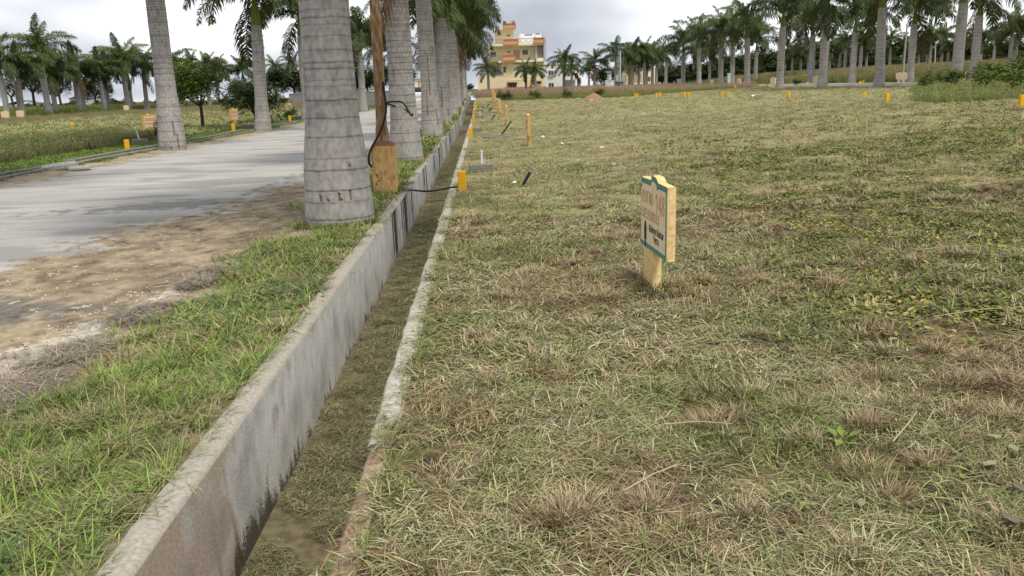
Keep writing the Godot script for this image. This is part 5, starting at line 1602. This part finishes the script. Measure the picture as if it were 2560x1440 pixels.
		var w := thing("water_pipe", p + Vector3(0.01, 0.145, 0.02), ["capped white plastic pipe standing on the nearest lip pad", "white pipe stub on the second lip pad", "white pipe on the third lip pad", "white pipe stub on the weathered lip pad", "white pipe stub on the farthest lip pad", "leaning white pipe on the pad across the road", "tiny white pipe stub between two plot signs", "thin white pipe by the hidden palm across the road"][n], "pipe")
		b = MB.new(); b.tube([Vector3(0, 0, 0), Vector3(-0.05 if n == 5 else 0.0, q[3] * 0.85, 0)], [0.020, 0.020], 12)
		part("tube", b.mesh(pvc), w)
		b = MB.new(); b.tube([Vector3(-0.05 if n == 5 else 0.0, q[3] * 0.85, 0), Vector3(-0.055 if n == 5 else 0.0, q[3], 0)], [0.025, 0.025], 12)
		part("cap", b.mesh(pvc), w)
		n += 1
	n = 0
	for q in [[1305, 466, 1325, 431], [1253, 338, 1278, 303], [1228, 302, 1237, 287], [1220, 279, 1227, 269], [1224, 279, 1231, 269], [1216, 271, 1222, 260], [228, 378, 222, 358], [683, 306, 677, 288], [705, 304, 696, 285]]:
		var p := on_ground(q[0], q[1])
		var e := at(q[2], q[3], -p.z)
		var t := thing("conduit", p, ["leaning black pipe in the mown grass near the white scrap", "leaning black pipe rising from the flat slab behind the edge on sign", "leaning black pipe on the round slab", "left one of two black pipes leaning side by side", "right one of two black pipes leaning side by side", "thin black pipe leaning near the farthest lip posts", "dark grey stake in the bright grass across the road", "dark stake leaning by the palm across the road", "dark stake leaning towards the hidden palm"][n], "pipe")
		var b := MB.new(); b.tube([(p - e).normalized() * 0.12, e - p], [0.024, 0.024], 12)
		part("tube", b.mesh(blk), t)
		b = MB.new(); b.tube([(e - p) * 0.985, (e - p) * 1.02], [0.027, 0.027], 12)
		part("rim", b.mesh(blk), t)
		n += 1
	n = 0
	for q in [[1240, 345, 0.75, 0.3], [1228, 307, 0.8, 0.5], [1225, 284, 0.7, 0.5], [1222, 272, 0.7, 0.5]]:
		var p := on_ground(q[0], q[1])
		p.z -= q[3] / 2.0
		var b := MB.new()
		b.box(Vector3(0, 0.01, 0), Vector3(q[2], 0.09, q[3]), Color.WHITE, Basis(Vector3.UP, 0.15), 0.02)
		var t := thing("manhole_slab", p, ["thin flat concrete slab under the leaning black pipe", "flat brown chamber cover with one leaning pipe", "flat chamber cover under two leaning pipes", "farthest flat chamber cover along the lip"][n], "slab")
		part("slab", b.mesh(pad), t)
		b = MB.new(); b.box(Vector3(0, 0.065, 0), Vector3(q[2] * 0.6, 0.02, q[3] * 0.6), Color.WHITE, Basis(Vector3.UP, 0.15), 0.008)
		part("lid", b.mesh(pad), t)
		n += 1
	# green and grey service cabinets
	for q in [[1698, 101, 0.5, 0.85, "pale green service cabinet with cap beside a far palm"], [1822, 97, 0.3, 1.3, "tall thin green service cabinet between far palms"], [2300, 112, 0.75, 0.6, "pale green cabinet low in the grass on the rise"], [358, 98, 0.45, 0.9, "grey white service cabinet below the palms beyond the lot"], [2420, 92, 0.6, 0.45, "pale low cabinet behind the paired palms on the rise"]]:
		var p := ground(at(q[0], 205, q[1]).x, q[1])
		var t := thing("service_cabinet", p, q[4], "cabinet")
		var cmat := plain("cabinet grey", 0.55, 0.56, 0.54, 0.6) if q[0] == 358 else plain("cabinet green", 0.42, 0.54, 0.45, 0.55)
		var b := MB.new(); b.box(Vector3(0, q[3] / 2.0, 0), Vector3(q[2], q[3], 0.35), Color.WHITE, Basis(), 0.015)
		part("body", b.mesh(cmat), t)
		b = MB.new(); b.box(Vector3(0, q[3] + 0.04, 0), Vector3(q[2] + 0.12, 0.09, 0.45), Color.WHITE, Basis(), 0.03)
		part("cap", b.mesh(cmat), t)
		b = MB.new(); b.box(Vector3(0, q[3] / 2.0, 0.18), Vector3(q[2] * 0.8, q[3] * 0.8, 0.01), Color.WHITE)
		var dr := part("door", b.mesh(cmat), t)
		b = MB.new(); b.box(Vector3(q[2] * 0.3, q[3] / 2.0, 0.19), Vector3(0.02, 0.1, 0.02), Color.WHITE)
		part("handle", b.mesh(plain("handle dark", 0.05, 0.05, 0.05)), dr)
	# thin pale street poles
	n = 0
	for q in [[2258, 178, 2268, 60, 70.0], [2337, 168, 2339, 110, 100.0], [50, 290, 28, 165, 74.0], [118, 250, 100, 195, 110.0]]:
		var foot := ground(at(q[0], q[1], q[4]).x, q[4])
		var top := at(q[2], q[3], q[4]) - foot
		var t := thing("light_pole", foot, ["thin pale concrete pole between far palms", "thin pale pole on the rise behind the thicket palms", "thin leaning pale pole among the palms beyond the lot", "thin pole on the skyline beyond the lot"][n], "pole")
		var b := MB.new(); b.tube([Vector3(0, -0.2, 0), top * 0.5, top], [0.085, 0.075, 0.06], 10)
		part("shaft", b.mesh(plain("pole concrete", 0.42, 0.39, 0.33, 0.85)), t)
		b = MB.new(); b.tube([Vector3(0, -0.1, 0), Vector3(0, 0.3, 0)], [0.13, 0.11], 10)
		part("base", b.mesh(plain("pole concrete", 0.42, 0.39, 0.33, 0.85)), t)
		n += 1

# ---------------------------------------------------------------- the painted plot sign
func letters(parent: Node, text: String, size: float, x: float, y: float, squeeze: float, mat: Material, serif := false) -> void:
	var tm := TextMesh.new()
	var fnt := SystemFont.new()
	fnt.font_names = PackedStringArray(["Droid Sans"])
	tm.font = fnt
	tm.text = text
	tm.font_size = 48
	tm.pixel_size = size / 48.0
	tm.depth = 0.0012
	tm.horizontal_alignment = HORIZONTAL_ALIGNMENT_LEFT
	tm.material = mat
	var o := part("lettering", tm, parent, Vector3(x, y, 0.0365))
	o.scale = Vector3(squeeze, 1, 1)

func build_sign() -> void:
	var ochre := grainy("sign edge", [[0.0, 0.66, 0.43, 0.17], [0.4, 0.78, 0.55, 0.24], [0.7, 0.83, 0.62, 0.30], [1.0, 0.86, 0.70, 0.40]], 0.02, Vector3(1.6, 1.6, 1.6), 0.85, 0.0, false)
	var cream := grainy("sign face", [[0.0, 0.78, 0.60, 0.36], [0.5, 0.85, 0.69, 0.45], [1.0, 0.87, 0.74, 0.52]], 0.015, Vector3(1.5, 1.5, 1.5), 0.8, 0.0, false)
	var teal := grainy("sign teal", [[0.0, 0.075, 0.20, 0.16], [0.6, 0.12, 0.285, 0.225], [1.0, 0.20, 0.36, 0.29]], 0.03, Vector3(3, 3, 3), 0.7, 0.0, false)
	var faded := grainy("sign letters", [[0.0, 0.50, 0.27, 0.09], [0.5, 0.60, 0.37, 0.16], [1.0, 0.74, 0.53, 0.30]], 0.04, Vector3(4, 4, 4), 0.8, 0.0, false)
	var ink := plain("sign ink", 0.035, 0.03, 0.05, 0.7)
	var s := thing("plot_sign", Vector3(1.20, height(1.2, 5.8) + 0.04, -5.79), "cream plot sign with teal border and black paint stain in the foreground grass", "sign", "", -PI / 2 + 0.05)
	var pm := MB.new()
	# the post: a rough slab with chipped foot
	var post := PackedVector2Array([Vector2(-0.27, -0.18), Vector2(0.012, -0.18), Vector2(0.006, 0.02), Vector2(-0.002, 0.30), Vector2(-0.262, 0.30)])
	part("post", extrude(post, 0.062, ochre, 0.004), s)
	part("panel", extrude(panel_outline(0.71, 0.25, 0.742), 0.058, ochre, 0.004), s)
	# border frame strips
	var f := MB.new()
	var z := 0.0325
	for q in [[-0.355, 0.25, 0.355, 0.285], [-0.355, 0.285, -0.342, 0.705], [0.333, 0.285, 0.355, 0.705]]:
		f.box(Vector3((q[0] + q[2]) / 2, (q[1] + q[3]) / 2, z), Vector3(q[2] - q[0], q[3] - q[1], 0.004))
	var top := [[-0.355, 0.706, 0.742], [-0.07, 0.706, 0.745], [-0.036, 0.738, 0.779], [0.0, 0.745, 0.779], [0.056, 0.738, 0.775], [0.12, 0.706, 0.745], [0.355, 0.706, 0.742]]
	for i in top.size() - 1:
		var a: Array = top[i]; var b: Array = top[i + 1]
		var c := Vector3(0, 0.74, 0)
		f.quad(Vector3(a[0], a[1], z + 0.002), Vector3(a[0], a[2], z + 0.002), Vector3(b[0], b[2], z + 0.002), Vector3(b[0], b[1], z + 0.002))
	part("border", f.mesh(teal), s)
	var fc := MB.new()
	fc.box(Vector3(-0.0045, 0.4955, 0.0318), Vector3(0.675, 0.421, 0.006))
	fc.tri(Vector3(-0.066, 0.706, 0.0348), Vector3(-0.036, 0.738, 0.0348), Vector3(0.0, 0.745, 0.0348))
	fc.tri(Vector3(-0.066, 0.706, 0.0348), Vector3(0.0, 0.745, 0.0348), Vector3(0.115, 0.706, 0.0348))
	fc.tri(Vector3(0.115, 0.706, 0.0348), Vector3(0.0, 0.745, 0.0348), Vector3(0.056, 0.738, 0.0348))
	part("face", fc.mesh(cream), s)
	letters(s, "PLOT NO", 0.125, -0.31, 0.615, 0.62, faded)
	letters(s, "148", 0.19, 0.065, 0.605, 0.80, faded)
	letters(s, "SIZE:ESBXYA.T", 0.095, -0.31, 0.495, 0.82, faded)
	letters(s, "Kishore Kumar", 0.072, -0.10, 0.405, 0.84, ink)
	letters(s, "Yerra", 0.072, 0.03, 0.345, 0.84, ink)
	for q in [[-0.33, 0.685, 0.022], [0.12, 0.706, 0.018]]:
		var nm := MB.new(); nm.box(Vector3(q[0], q[1], 0.037), Vector3(0.008, q[2], 0.004))
		part("nail_hole", nm.mesh(ink), s)
	# black paint stain
	var b := MB.new()
	var stain := [[0.44, 0.008], [0.425, 0.022], [0.395, 0.030], [0.36, 0.034], [0.33, 0.026], [0.32, 0.036], [0.305, 0.020], [0.29, 0.010], [0.27, 0.014], [0.252, 0.009]]
	for i in stain.size() - 1:
		var y0: float = stain[i][0]; var y1: float = stain[i + 1][0]
		var w0: float = stain[i][1]; var w1: float = stain[i + 1][1]
		b.quad(Vector3(-0.205 - w0, y0, 0.0378), Vector3(-0.205 + w0, y0, 0.0378), Vector3(-0.205 + w1 * 0.8, y1, 0.0378), Vector3(-0.205 - w1 * 1.1, y1, 0.0378))
	part("paint_stain", b.mesh(plain("tar", 0.018, 0.016, 0.013, 0.5)), s)

# ---------------------------------------------------------------- rusty lamp pole on its pillar
func build_lamp() -> void:
	var foot := on_ground(961, 488)
	foot.x = -1.335
	foot.z = -11.45
	foot.y = 0.09
	var paint := grainy("pillar paint", [[0.0, 0.40, 0.21, 0.09], [0.36, 0.62, 0.37, 0.14], [0.6, 0.70, 0.44, 0.18], [1.0, 0.76, 0.54, 0.26]], 0.02, Vector3(1.3, 0.6, 1.3), 0.85, 0.0, false)
	var capm := grainy("pillar cap", [[0.0, 0.20, 0.085, 0.055], [1.0, 0.36, 0.17, 0.11]], 0.03, Vector3(2, 2, 2), 0.9, 0.0, false)
	var rust := grainy("rust", [[0.0, 0.13, 0.065, 0.03], [0.36, 0.26, 0.135, 0.06], [0.55, 0.33, 0.19, 0.09], [0.72, 0.36, 0.31, 0.21], [1.0, 0.42, 0.39, 0.31]], 0.02, Vector3(1.6, 0.45, 1.6), 0.75, 0.0, false)
	var t := thing("lamp_post", foot, "rusty steel lamp pole set in a short orange painted concrete pillar", "lamp post")
	var b := MB.new()
	b.box(Vector3(0, 0.30, 0), Vector3(0.312, 0.72, 0.312), Color.WHITE, Basis(Vector3.UP, 0.02), 0.014)
	part("pillar", b.mesh(paint), t)
	b = MB.new()
	for q in [[-0.09, 0.26, 0.03, 0.06], [-0.05, 0.30, 0.014, 0.022], [-0.11, 0.15, 0.03, 0.045], [-0.085, 0.19, 0.02, 0.03], [-0.1, 0.03, 0.02, 0.02], [0.06, 0.22, 0.02, 0.016]]:
		var c0 := Vector3(q[0], q[1], 0.1585)
		for i in 7:
			var a := TAU * i / 7.0; var a2 := TAU * (i + 1) / 7.0
			b.tri(c0, c0 + Vector3(cos(a) * q[2] * (0.5 + 0.3 * sin(i * 2.6)), sin(a) * q[3] * 0.6, 0), c0 + Vector3(cos(a2) * q[2] * (0.5 + 0.3 * sin(((i + 1) % 7) * 2.6)), sin(a2) * q[3] * 0.6, 0))
	part("chipped_patch", b.mesh(plain("bare cement", 0.16, 0.15, 0.13, 0.95)), t)
	b = MB.new()
	var lo := 0.165; var hi := 0.075
	for i in 4:
		var a := TAU * (i + 0.5) / 4.0; var c := TAU * (i + 1.5) / 4.0
		b.oquad(Vector3(cos(a) * lo, 0.655, sin(a) * lo) * Vector3(1.34, 1, 1.34), Vector3(cos(c) * lo, 0.655, sin(c) * lo) * Vector3(1.34, 1, 1.34), Vector3(cos(c) * hi * 1.4, 0.712, sin(c) * hi * 1.4), Vector3(cos(a) * hi * 1.4, 0.712, sin(a) * hi * 1.4), Vector3(0, 0.6, 0))
	b.oquad(Vector3(-0.075, 0.712, -0.075), Vector3(0.075, 0.712, -0.075), Vector3(0.075, 0.712, 0.075), Vector3(-0.075, 0.712, 0.075), Vector3(0, 0.6, 0))
	part("cap", b.mesh(capm), t)
	var p0 := Vector3(-0.012, 0.70, 0)
	var top := at(937.0, 0.0, 11.45) - foot
	var up := (top - p0).normalized()
	b = MB.new()
	b.tube([p0, p0 + up * 0.16, p0 + up * 0.22], [0.086, 0.086, 0.072], 20)
	part("sleeve", b.mesh(rust), t)
	b = MB.new()
	b.tube([p0 + up * 0.2, p0 + up * 1.2, p0 + up * 2.4, p0 + up * 4.6], [0.072, 0.071, 0.070, 0.068], 20)
	part("pole", b.mesh(rust), t)
	b = MB.new()
	var arm0 := p0 + up * 4.55
	b.tube([arm0, arm0 + Vector3(-0.3, 0.3, 0.0), arm0 + Vector3(-0.9, 0.42, 0.0)], [0.04, 0.035, 0.03], 10)
	part("lamp_arm", b.mesh(rust), t)
	b = MB.new()
	b.box(arm0 + Vector3(-1.15, 0.42, 0), Vector3(0.55, 0.1, 0.2), Color.WHITE, Basis(), 0.03)
	part("lamp_head", b.mesh(plain("lamp head", 0.35, 0.35, 0.36, 0.5)), t)
	# black cable looping down the pole, a frayed one with yellow wires, and the one across the drain
	var blk := plain("cable black", 0.016, 0.016, 0.017, 0.45)
	var yl := plain("wire yellow", 0.60, 0.50, 0.12, 0.6)
	b = MB.new()
	run_cable(b, [[958, 205, 11.38], [961, 235, 11.36], [965, 262, 11.35], [964, 285, 11.35], [957, 312, 11.33], [945, 340, 11.30], [930, 368, 11.27], [922, 390, 11.26], [923, 408, 11.27], [929, 417, 11.36]], 0.015)
	var c1 := thing("power_cable", foot + Vector3(-0.17, 0.35, 0.1), "thick black cable looping down beside the lamp pillar", "cable")
	part("sheath", b.mesh(blk), c1, -c1.position)
	var c2 := thing("frayed_cable", at(963, 258, 11.36), "black cable end with bare yellow wires sticking out from the lamp pole", "cable")
	b = MB.new()
	run_cable(b, [[962, 259, 11.37], [972, 255, 11.33], [988, 254, 11.3], [1004, 255, 11.3], [1012, 262, 11.3], [1020, 276, 11.28], [1026, 287, 11.28], [1030, 290, 11.28], [1031, 284, 11.3]], 0.011)
	run_cable(b, [[962, 260, 11.37], [972, 260, 11.34], [982, 264, 11.33], [990, 267, 11.33]], 0.010)
	run_cable(b, [[1007, 270, 11.31], [1014, 275, 11.30], [1018, 280, 11.29]], 0.008)
	part("sheath", b.mesh(blk), c2, -c2.position)
	b = MB.new()
	for w in [[[989, 267], [1000, 271], [1008, 270], [1000, 260], [990, 251]], [[1008, 270], [1016, 273], [1024, 274], [1027, 269], [1033, 267]], [[1024, 274], [1028, 280], [1032, 284]], [[1026, 279], [1018, 281], [1012, 284], [1012, 288]]]:
		var ps := []
		for q in w: ps.append([q[0], q[1], 11.30])
		run_cable(b, ps, 0.0048)
	part("wires", b.mesh(yl), c2, -c2.position)
	b = MB.new()
	var lip := Vector3(-0.40, 0.06, -12.25)
	var cpts := [foot + Vector3(0.16, 0.035, 0.02), Vector3(-1.12, 0.10, -11.55), Vector3(-1.02, 0.10, -11.7), Vector3(-0.85, 0.055, -11.9), Vector3(-0.68, 0.045, -12.05), Vector3(-0.52, 0.06, -12.18), lip]
	var rr := []
	for q in cpts: rr.append(0.017)
	b.tube(smooth(cpts, 4), fill(0.0135, 4 * (cpts.size() - 1) + 1), 8)
	var c3 := thing("drain_cable", lip, "black cable strung across the drain from the pillar to the yellow post", "cable")
	part("sheath", b.mesh(blk), c3, -c3.position)

func fill(v: float, n: int) -> Array:
	var a := []
	for i in n: a.append(v)
	return a

func smooth(p: Array, k: int) -> Array:
	var out := []
	for i in p.size() - 1:
		var a: Vector3 = p[maxi(i - 1, 0)]; var b: Vector3 = p[i]; var c: Vector3 = p[i + 1]; var d: Vector3 = p[mini(i + 2, p.size() - 1)]
		for j in k: out.append(b.cubic_interpolate(c, a, d, float(j) / k))
	out.append(p[-1])
	return out

func run_cable(b: MB, px: Array, r: float) -> void:
	var p := []
	for q in px: p.append(at(q[0], q[1], q[2]))
	var s := smooth(p, 4)
	b.tube(s, fill(r, s.size()), 8)

# ---------------------------------------------------------------- small loose things
func build_small() -> void:
	# pale scraps and stones lying on the mown field
	var paper := plain("paper", 0.74, 0.72, 0.68, 0.7)
	var n := 0
	var says := ["crumpled white scrap beside the leaning black pipe", "white scrap by a bare patch in the middle of the field", "small pale scrap left of the middle scrap", "tiny white scrap behind the plot sign", "pale scrap on the field beyond the edge on sign", "pale scrap close to the far yellow posts", "white sheet scrap far out on the mown field", "white scrap by the edge on sign"]
	for q in [[1285, 464, 0.10], [1544, 334, 0.18], [1405, 363, 0.10], [1536, 417, 0.07], [1357, 346, 0.14], [1480, 253, 0.2], [1890, 248, 0.55], [1505, 374, 0.09]]:
		var b := MB.new()
		var s: float = q[2]
		var pts := []
		for i in 7: pts.append(Vector3(cos(TAU * i / 7) * s * rng.randf_range(0.35, 0.6), 0.03 + rng.randf_range(0, 0.35) * s, sin(TAU * i / 7) * s * rng.randf_range(0.3, 0.5)))
		var mid := Vector3(0, 0.05 + s * 0.25, 0)
		for i in 7: b.otri(mid, pts[i], pts[(i + 1) % 7], Vector3(0, -1, 0))
		for i in 7: b.otri(Vector3(0, 0.0, 0), pts[i], pts[(i + 1) % 7], Vector3(0, 1, 0))
		var o := part("paper_scrap", b.mesh(paper), self, on_ground(q[0], q[1]))
		o.name = numbered("paper_scrap")
		tag(o, says[n], "litter")
		n += 1
	# heap of reddish soil at the field edge
	var rows := []
	for i in 9:
		var r := []
		for k in 16:
			var t := i / 8.0; var a := TAU * k / 16
			var rad := 0.75 * t * (1.0 + 0.25 * noise_c.get_noise_2d(cos(a) * 2.0, sin(a) * 2.0))
			r.append(Vector3(cos(a) * rad, 0.42 * pow(1.0 - t, 0.8) + 0.16 * noise_c.get_noise_3d(cos(a) * rad * 4.0, t * 4.0, sin(a) * rad * 4.0) * (1.0 - t) - 0.04, sin(a) * rad * 0.8))
		rows.append(r)
	var hp := part("soil_heap", sheet(rows, [], [], grainy("red soil", [[0.0, 0.22, 0.12, 0.065], [1.0, 0.42, 0.26, 0.15]], 0.03, Vector3(1, 1, 1), 0.95), true), self, ground(at(1484, 246, 60.5).x, 60.5))
	hp.name = numbered("soil_heap")
	tag(hp, "small heap of orange soil at the edge of the mown field", "soil heap")
	# chunk of broken concrete across the road
	var b := MB.new()
	b.box(Vector3(0, 0.05, 0), Vector3(0.62, 0.17, 0.4), Color.WHITE, Basis(Vector3(0, 0, 1), 0.12), 0.05)
	b.box(Vector3(0.42, 0.02, 0.05), Vector3(0.4, 0.09, 0.3), Color.WHITE, Basis(Vector3.UP, 0.4), 0.03)
	var cc := part("concrete_chunk", b.mesh(grainy("chunk", [[0.0, 0.30, 0.30, 0.28], [1.0, 0.52, 0.52, 0.49]], 0.03, Vector3(1, 1, 1), 0.95)), self, on_ground(150, 424))
	cc.name = numbered("concrete_chunk")
	tag(cc, "broken pale concrete chunk lying at the edge of the gutter", "rubble")
	# broad-leaved seedlings
	var lm: Material = mats["grass"]
	n = 0
	for q in [[2105, 1120, 0.06, 6, "seedling with broad pale green leaves in the foreground clippings"], [335, 1240, 0.04, 6, "bright seedling at the grass edge against the drain wall"], [272, 1285, 0.035, 6, "smaller bright seedling next to the drain wall"], [465, 800, 0.05, 6, "bright lobed seedling at the hay heap"], [905, 525, 0.09, 14, "leafy creeper at the foot of the thickest palm"], [1035, 478, 0.08, 12, "creeper over the wall top where the cable crosses"], [1068, 515, 0.07, 6, "small yellow green weed on the drain floor below the cable"]]:
		var p := on_ground(q[0], q[1])
		if n == 6: p = Vector3(-0.86, FLOOR_Y + 0.02, -11.2)
		if n == 5: p = Vector3(-1.1, 0.11, -11.5)
		var t := thing("seedling", p, q[4], "plant")
		var st := MB.new()
		for i in q[3]:
			var a: float = TAU * i / q[3] + rng.randf_range(-0.3, 0.3)
			var lf := MB.new()
			var o: Vector3 = Vector3(cos(a) * 0.35, 0.7, sin(a) * 0.35) * q[2] * rng.randf_range(0.5, 1.2)
			leaf(lf, o, Vector3(cos(a), rng.randf_range(-0.1, 0.5), sin(a)).normalized(), q[2] * rng.randf_range(0.9, 1.3), q[2] * 0.55, Color(0.19, 0.26, 0.06) * rng.randf_range(0.75, 1.2))
			part("leaf", lf.mesh(lm), t)
			st.tube([Vector3(0, -0.02, 0), o], [0.003, 0.002], 4, Color(0.2, 0.28, 0.08))
		part("stem", st.mesh(lm), t)
		n += 1
	# curled dead leaves in the near right corner
	n = 0
	for q in [[2520, 1330, 0.045, 0.4], [2470, 1190, 0.04, 1.9], [2530, 1150, 0.04, 2.8], [2545, 1250, 0.045, 0.1], [2480, 1120, 0.035, 1.2], [2060, 860, 0.04, 0.6], [2230, 870, 0.04, 2.0], [2150, 1290, 0.035, 2.6]]:
		var rws := []
		var s: float = q[2]
		for i in 7:
			var t := i / 6.0
			var w := s * 0.42 * pow(sin(PI * clampf(t * 0.985 + 0.005, 0, 1)), 0.8)
			rws.append([Vector3(-w, 0.012 + w * 0.35 + 0.3 * s * sin(t * 5.0) * 0.2, (t - 0.5) * s * 1.6), Vector3(-w * 0.5, 0.02 + w * 0.1, (t - 0.5) * s * 1.6), Vector3(0, 0.008 + 0.2 * s * t, (t - 0.5) * s * 1.6), Vector3(w * 0.5, 0.02 + w * 0.12, (t - 0.5) * s * 1.6), Vector3(w, 0.012 + w * 0.45 + 0.12 * s * sin(t * 9.0), (t - 0.5) * s * 1.6)])
		var dk: bool = n in [0, 3, 5]
		var o := part("dead_leaf", sheet(rws, [], [], plain("dead leaf dark", 0.17, 0.14, 0.10, 0.7) if dk else plain("dead leaf pale", 0.27, 0.27, 0.155, 0.7)), self, on_ground(q[0], q[1]) + Vector3(0, 0.035, 0), Basis(Vector3.UP, q[3]))
		o.name = numbered("dead_leaf")
		tag(o, "curled dark brown dead leaf lying on the clippings" if dk else "curled pale grey green dead leaf lying on the clippings", "leaf", "dark dead leaves" if dk else "pale dead leaves")
		n += 1
	# twigs on the drain floor and long stems in the field
	var tw := plain("twig", 0.16, 0.115, 0.075, 0.8)
	n = 0
	for q in [[885, 920, 945, 958], [700, 975, 790, 940], [860, 985, 905, 965], [780, 1180, 830, 1260]]:
		var dd := [4.15, 4.25, 4.05, 3.1]
		var a := at(q[0], q[1], dd[n]); var e := at(q[2], q[3], dd[n] - 0.1)
		a.y = FLOOR_Y + 0.035; e.y = FLOOR_Y + 0.03
		a.x = clampf(a.x, -1.0, -0.6); e.x = clampf(e.x, -1.0, -0.6)
		var mb := MB.new(); mb.tube([Vector3.ZERO, (e - a) * 0.5 + Vector3(0.012, 0.01, 0.01), e - a], [0.006, 0.005, 0.003], 6)
		var o := part("twig", mb.mesh(tw), self, a)
		o.name = numbered("twig")
		tag(o, "dry brown twig lying on the drain floor", "twig", "twigs in the drain")
		n += 1
	var sm := plain("long stem", 0.50, 0.44, 0.27, 0.7)
	for q in [[2110, 1030, 2280, 1080, 4], [1660, 1085, 1830, 1090, 4], [2280, 640, 2470, 632, 3], [1725, 670, 1790, 720, 3], [1990, 705, 2140, 730, 3], [2230, 1130, 2290, 1060, 4], [1560, 1255, 1690, 1195, 4], [2330, 810, 2560, 790, 3]]:
		var a := on_ground(q[0], q[1]) + Vector3(0, 0.045, 0); var e := on_ground(q[2], q[3]) + Vector3(0, 0.055, 0)
		var mb := MB.new(); mb.tube([Vector3.ZERO, (e - a) * 0.5 + Vector3(0, 0.02, 0.02), e - a], [0.0028, 0.0024, 0.0015], 5)
		var o := part("straw_stem", mb.mesh(sm), self, a)
		o.name = numbered("straw_stem")
		tag(o, "long pale dry stem lying across the clippings", "stem", "long dry stems on the field")
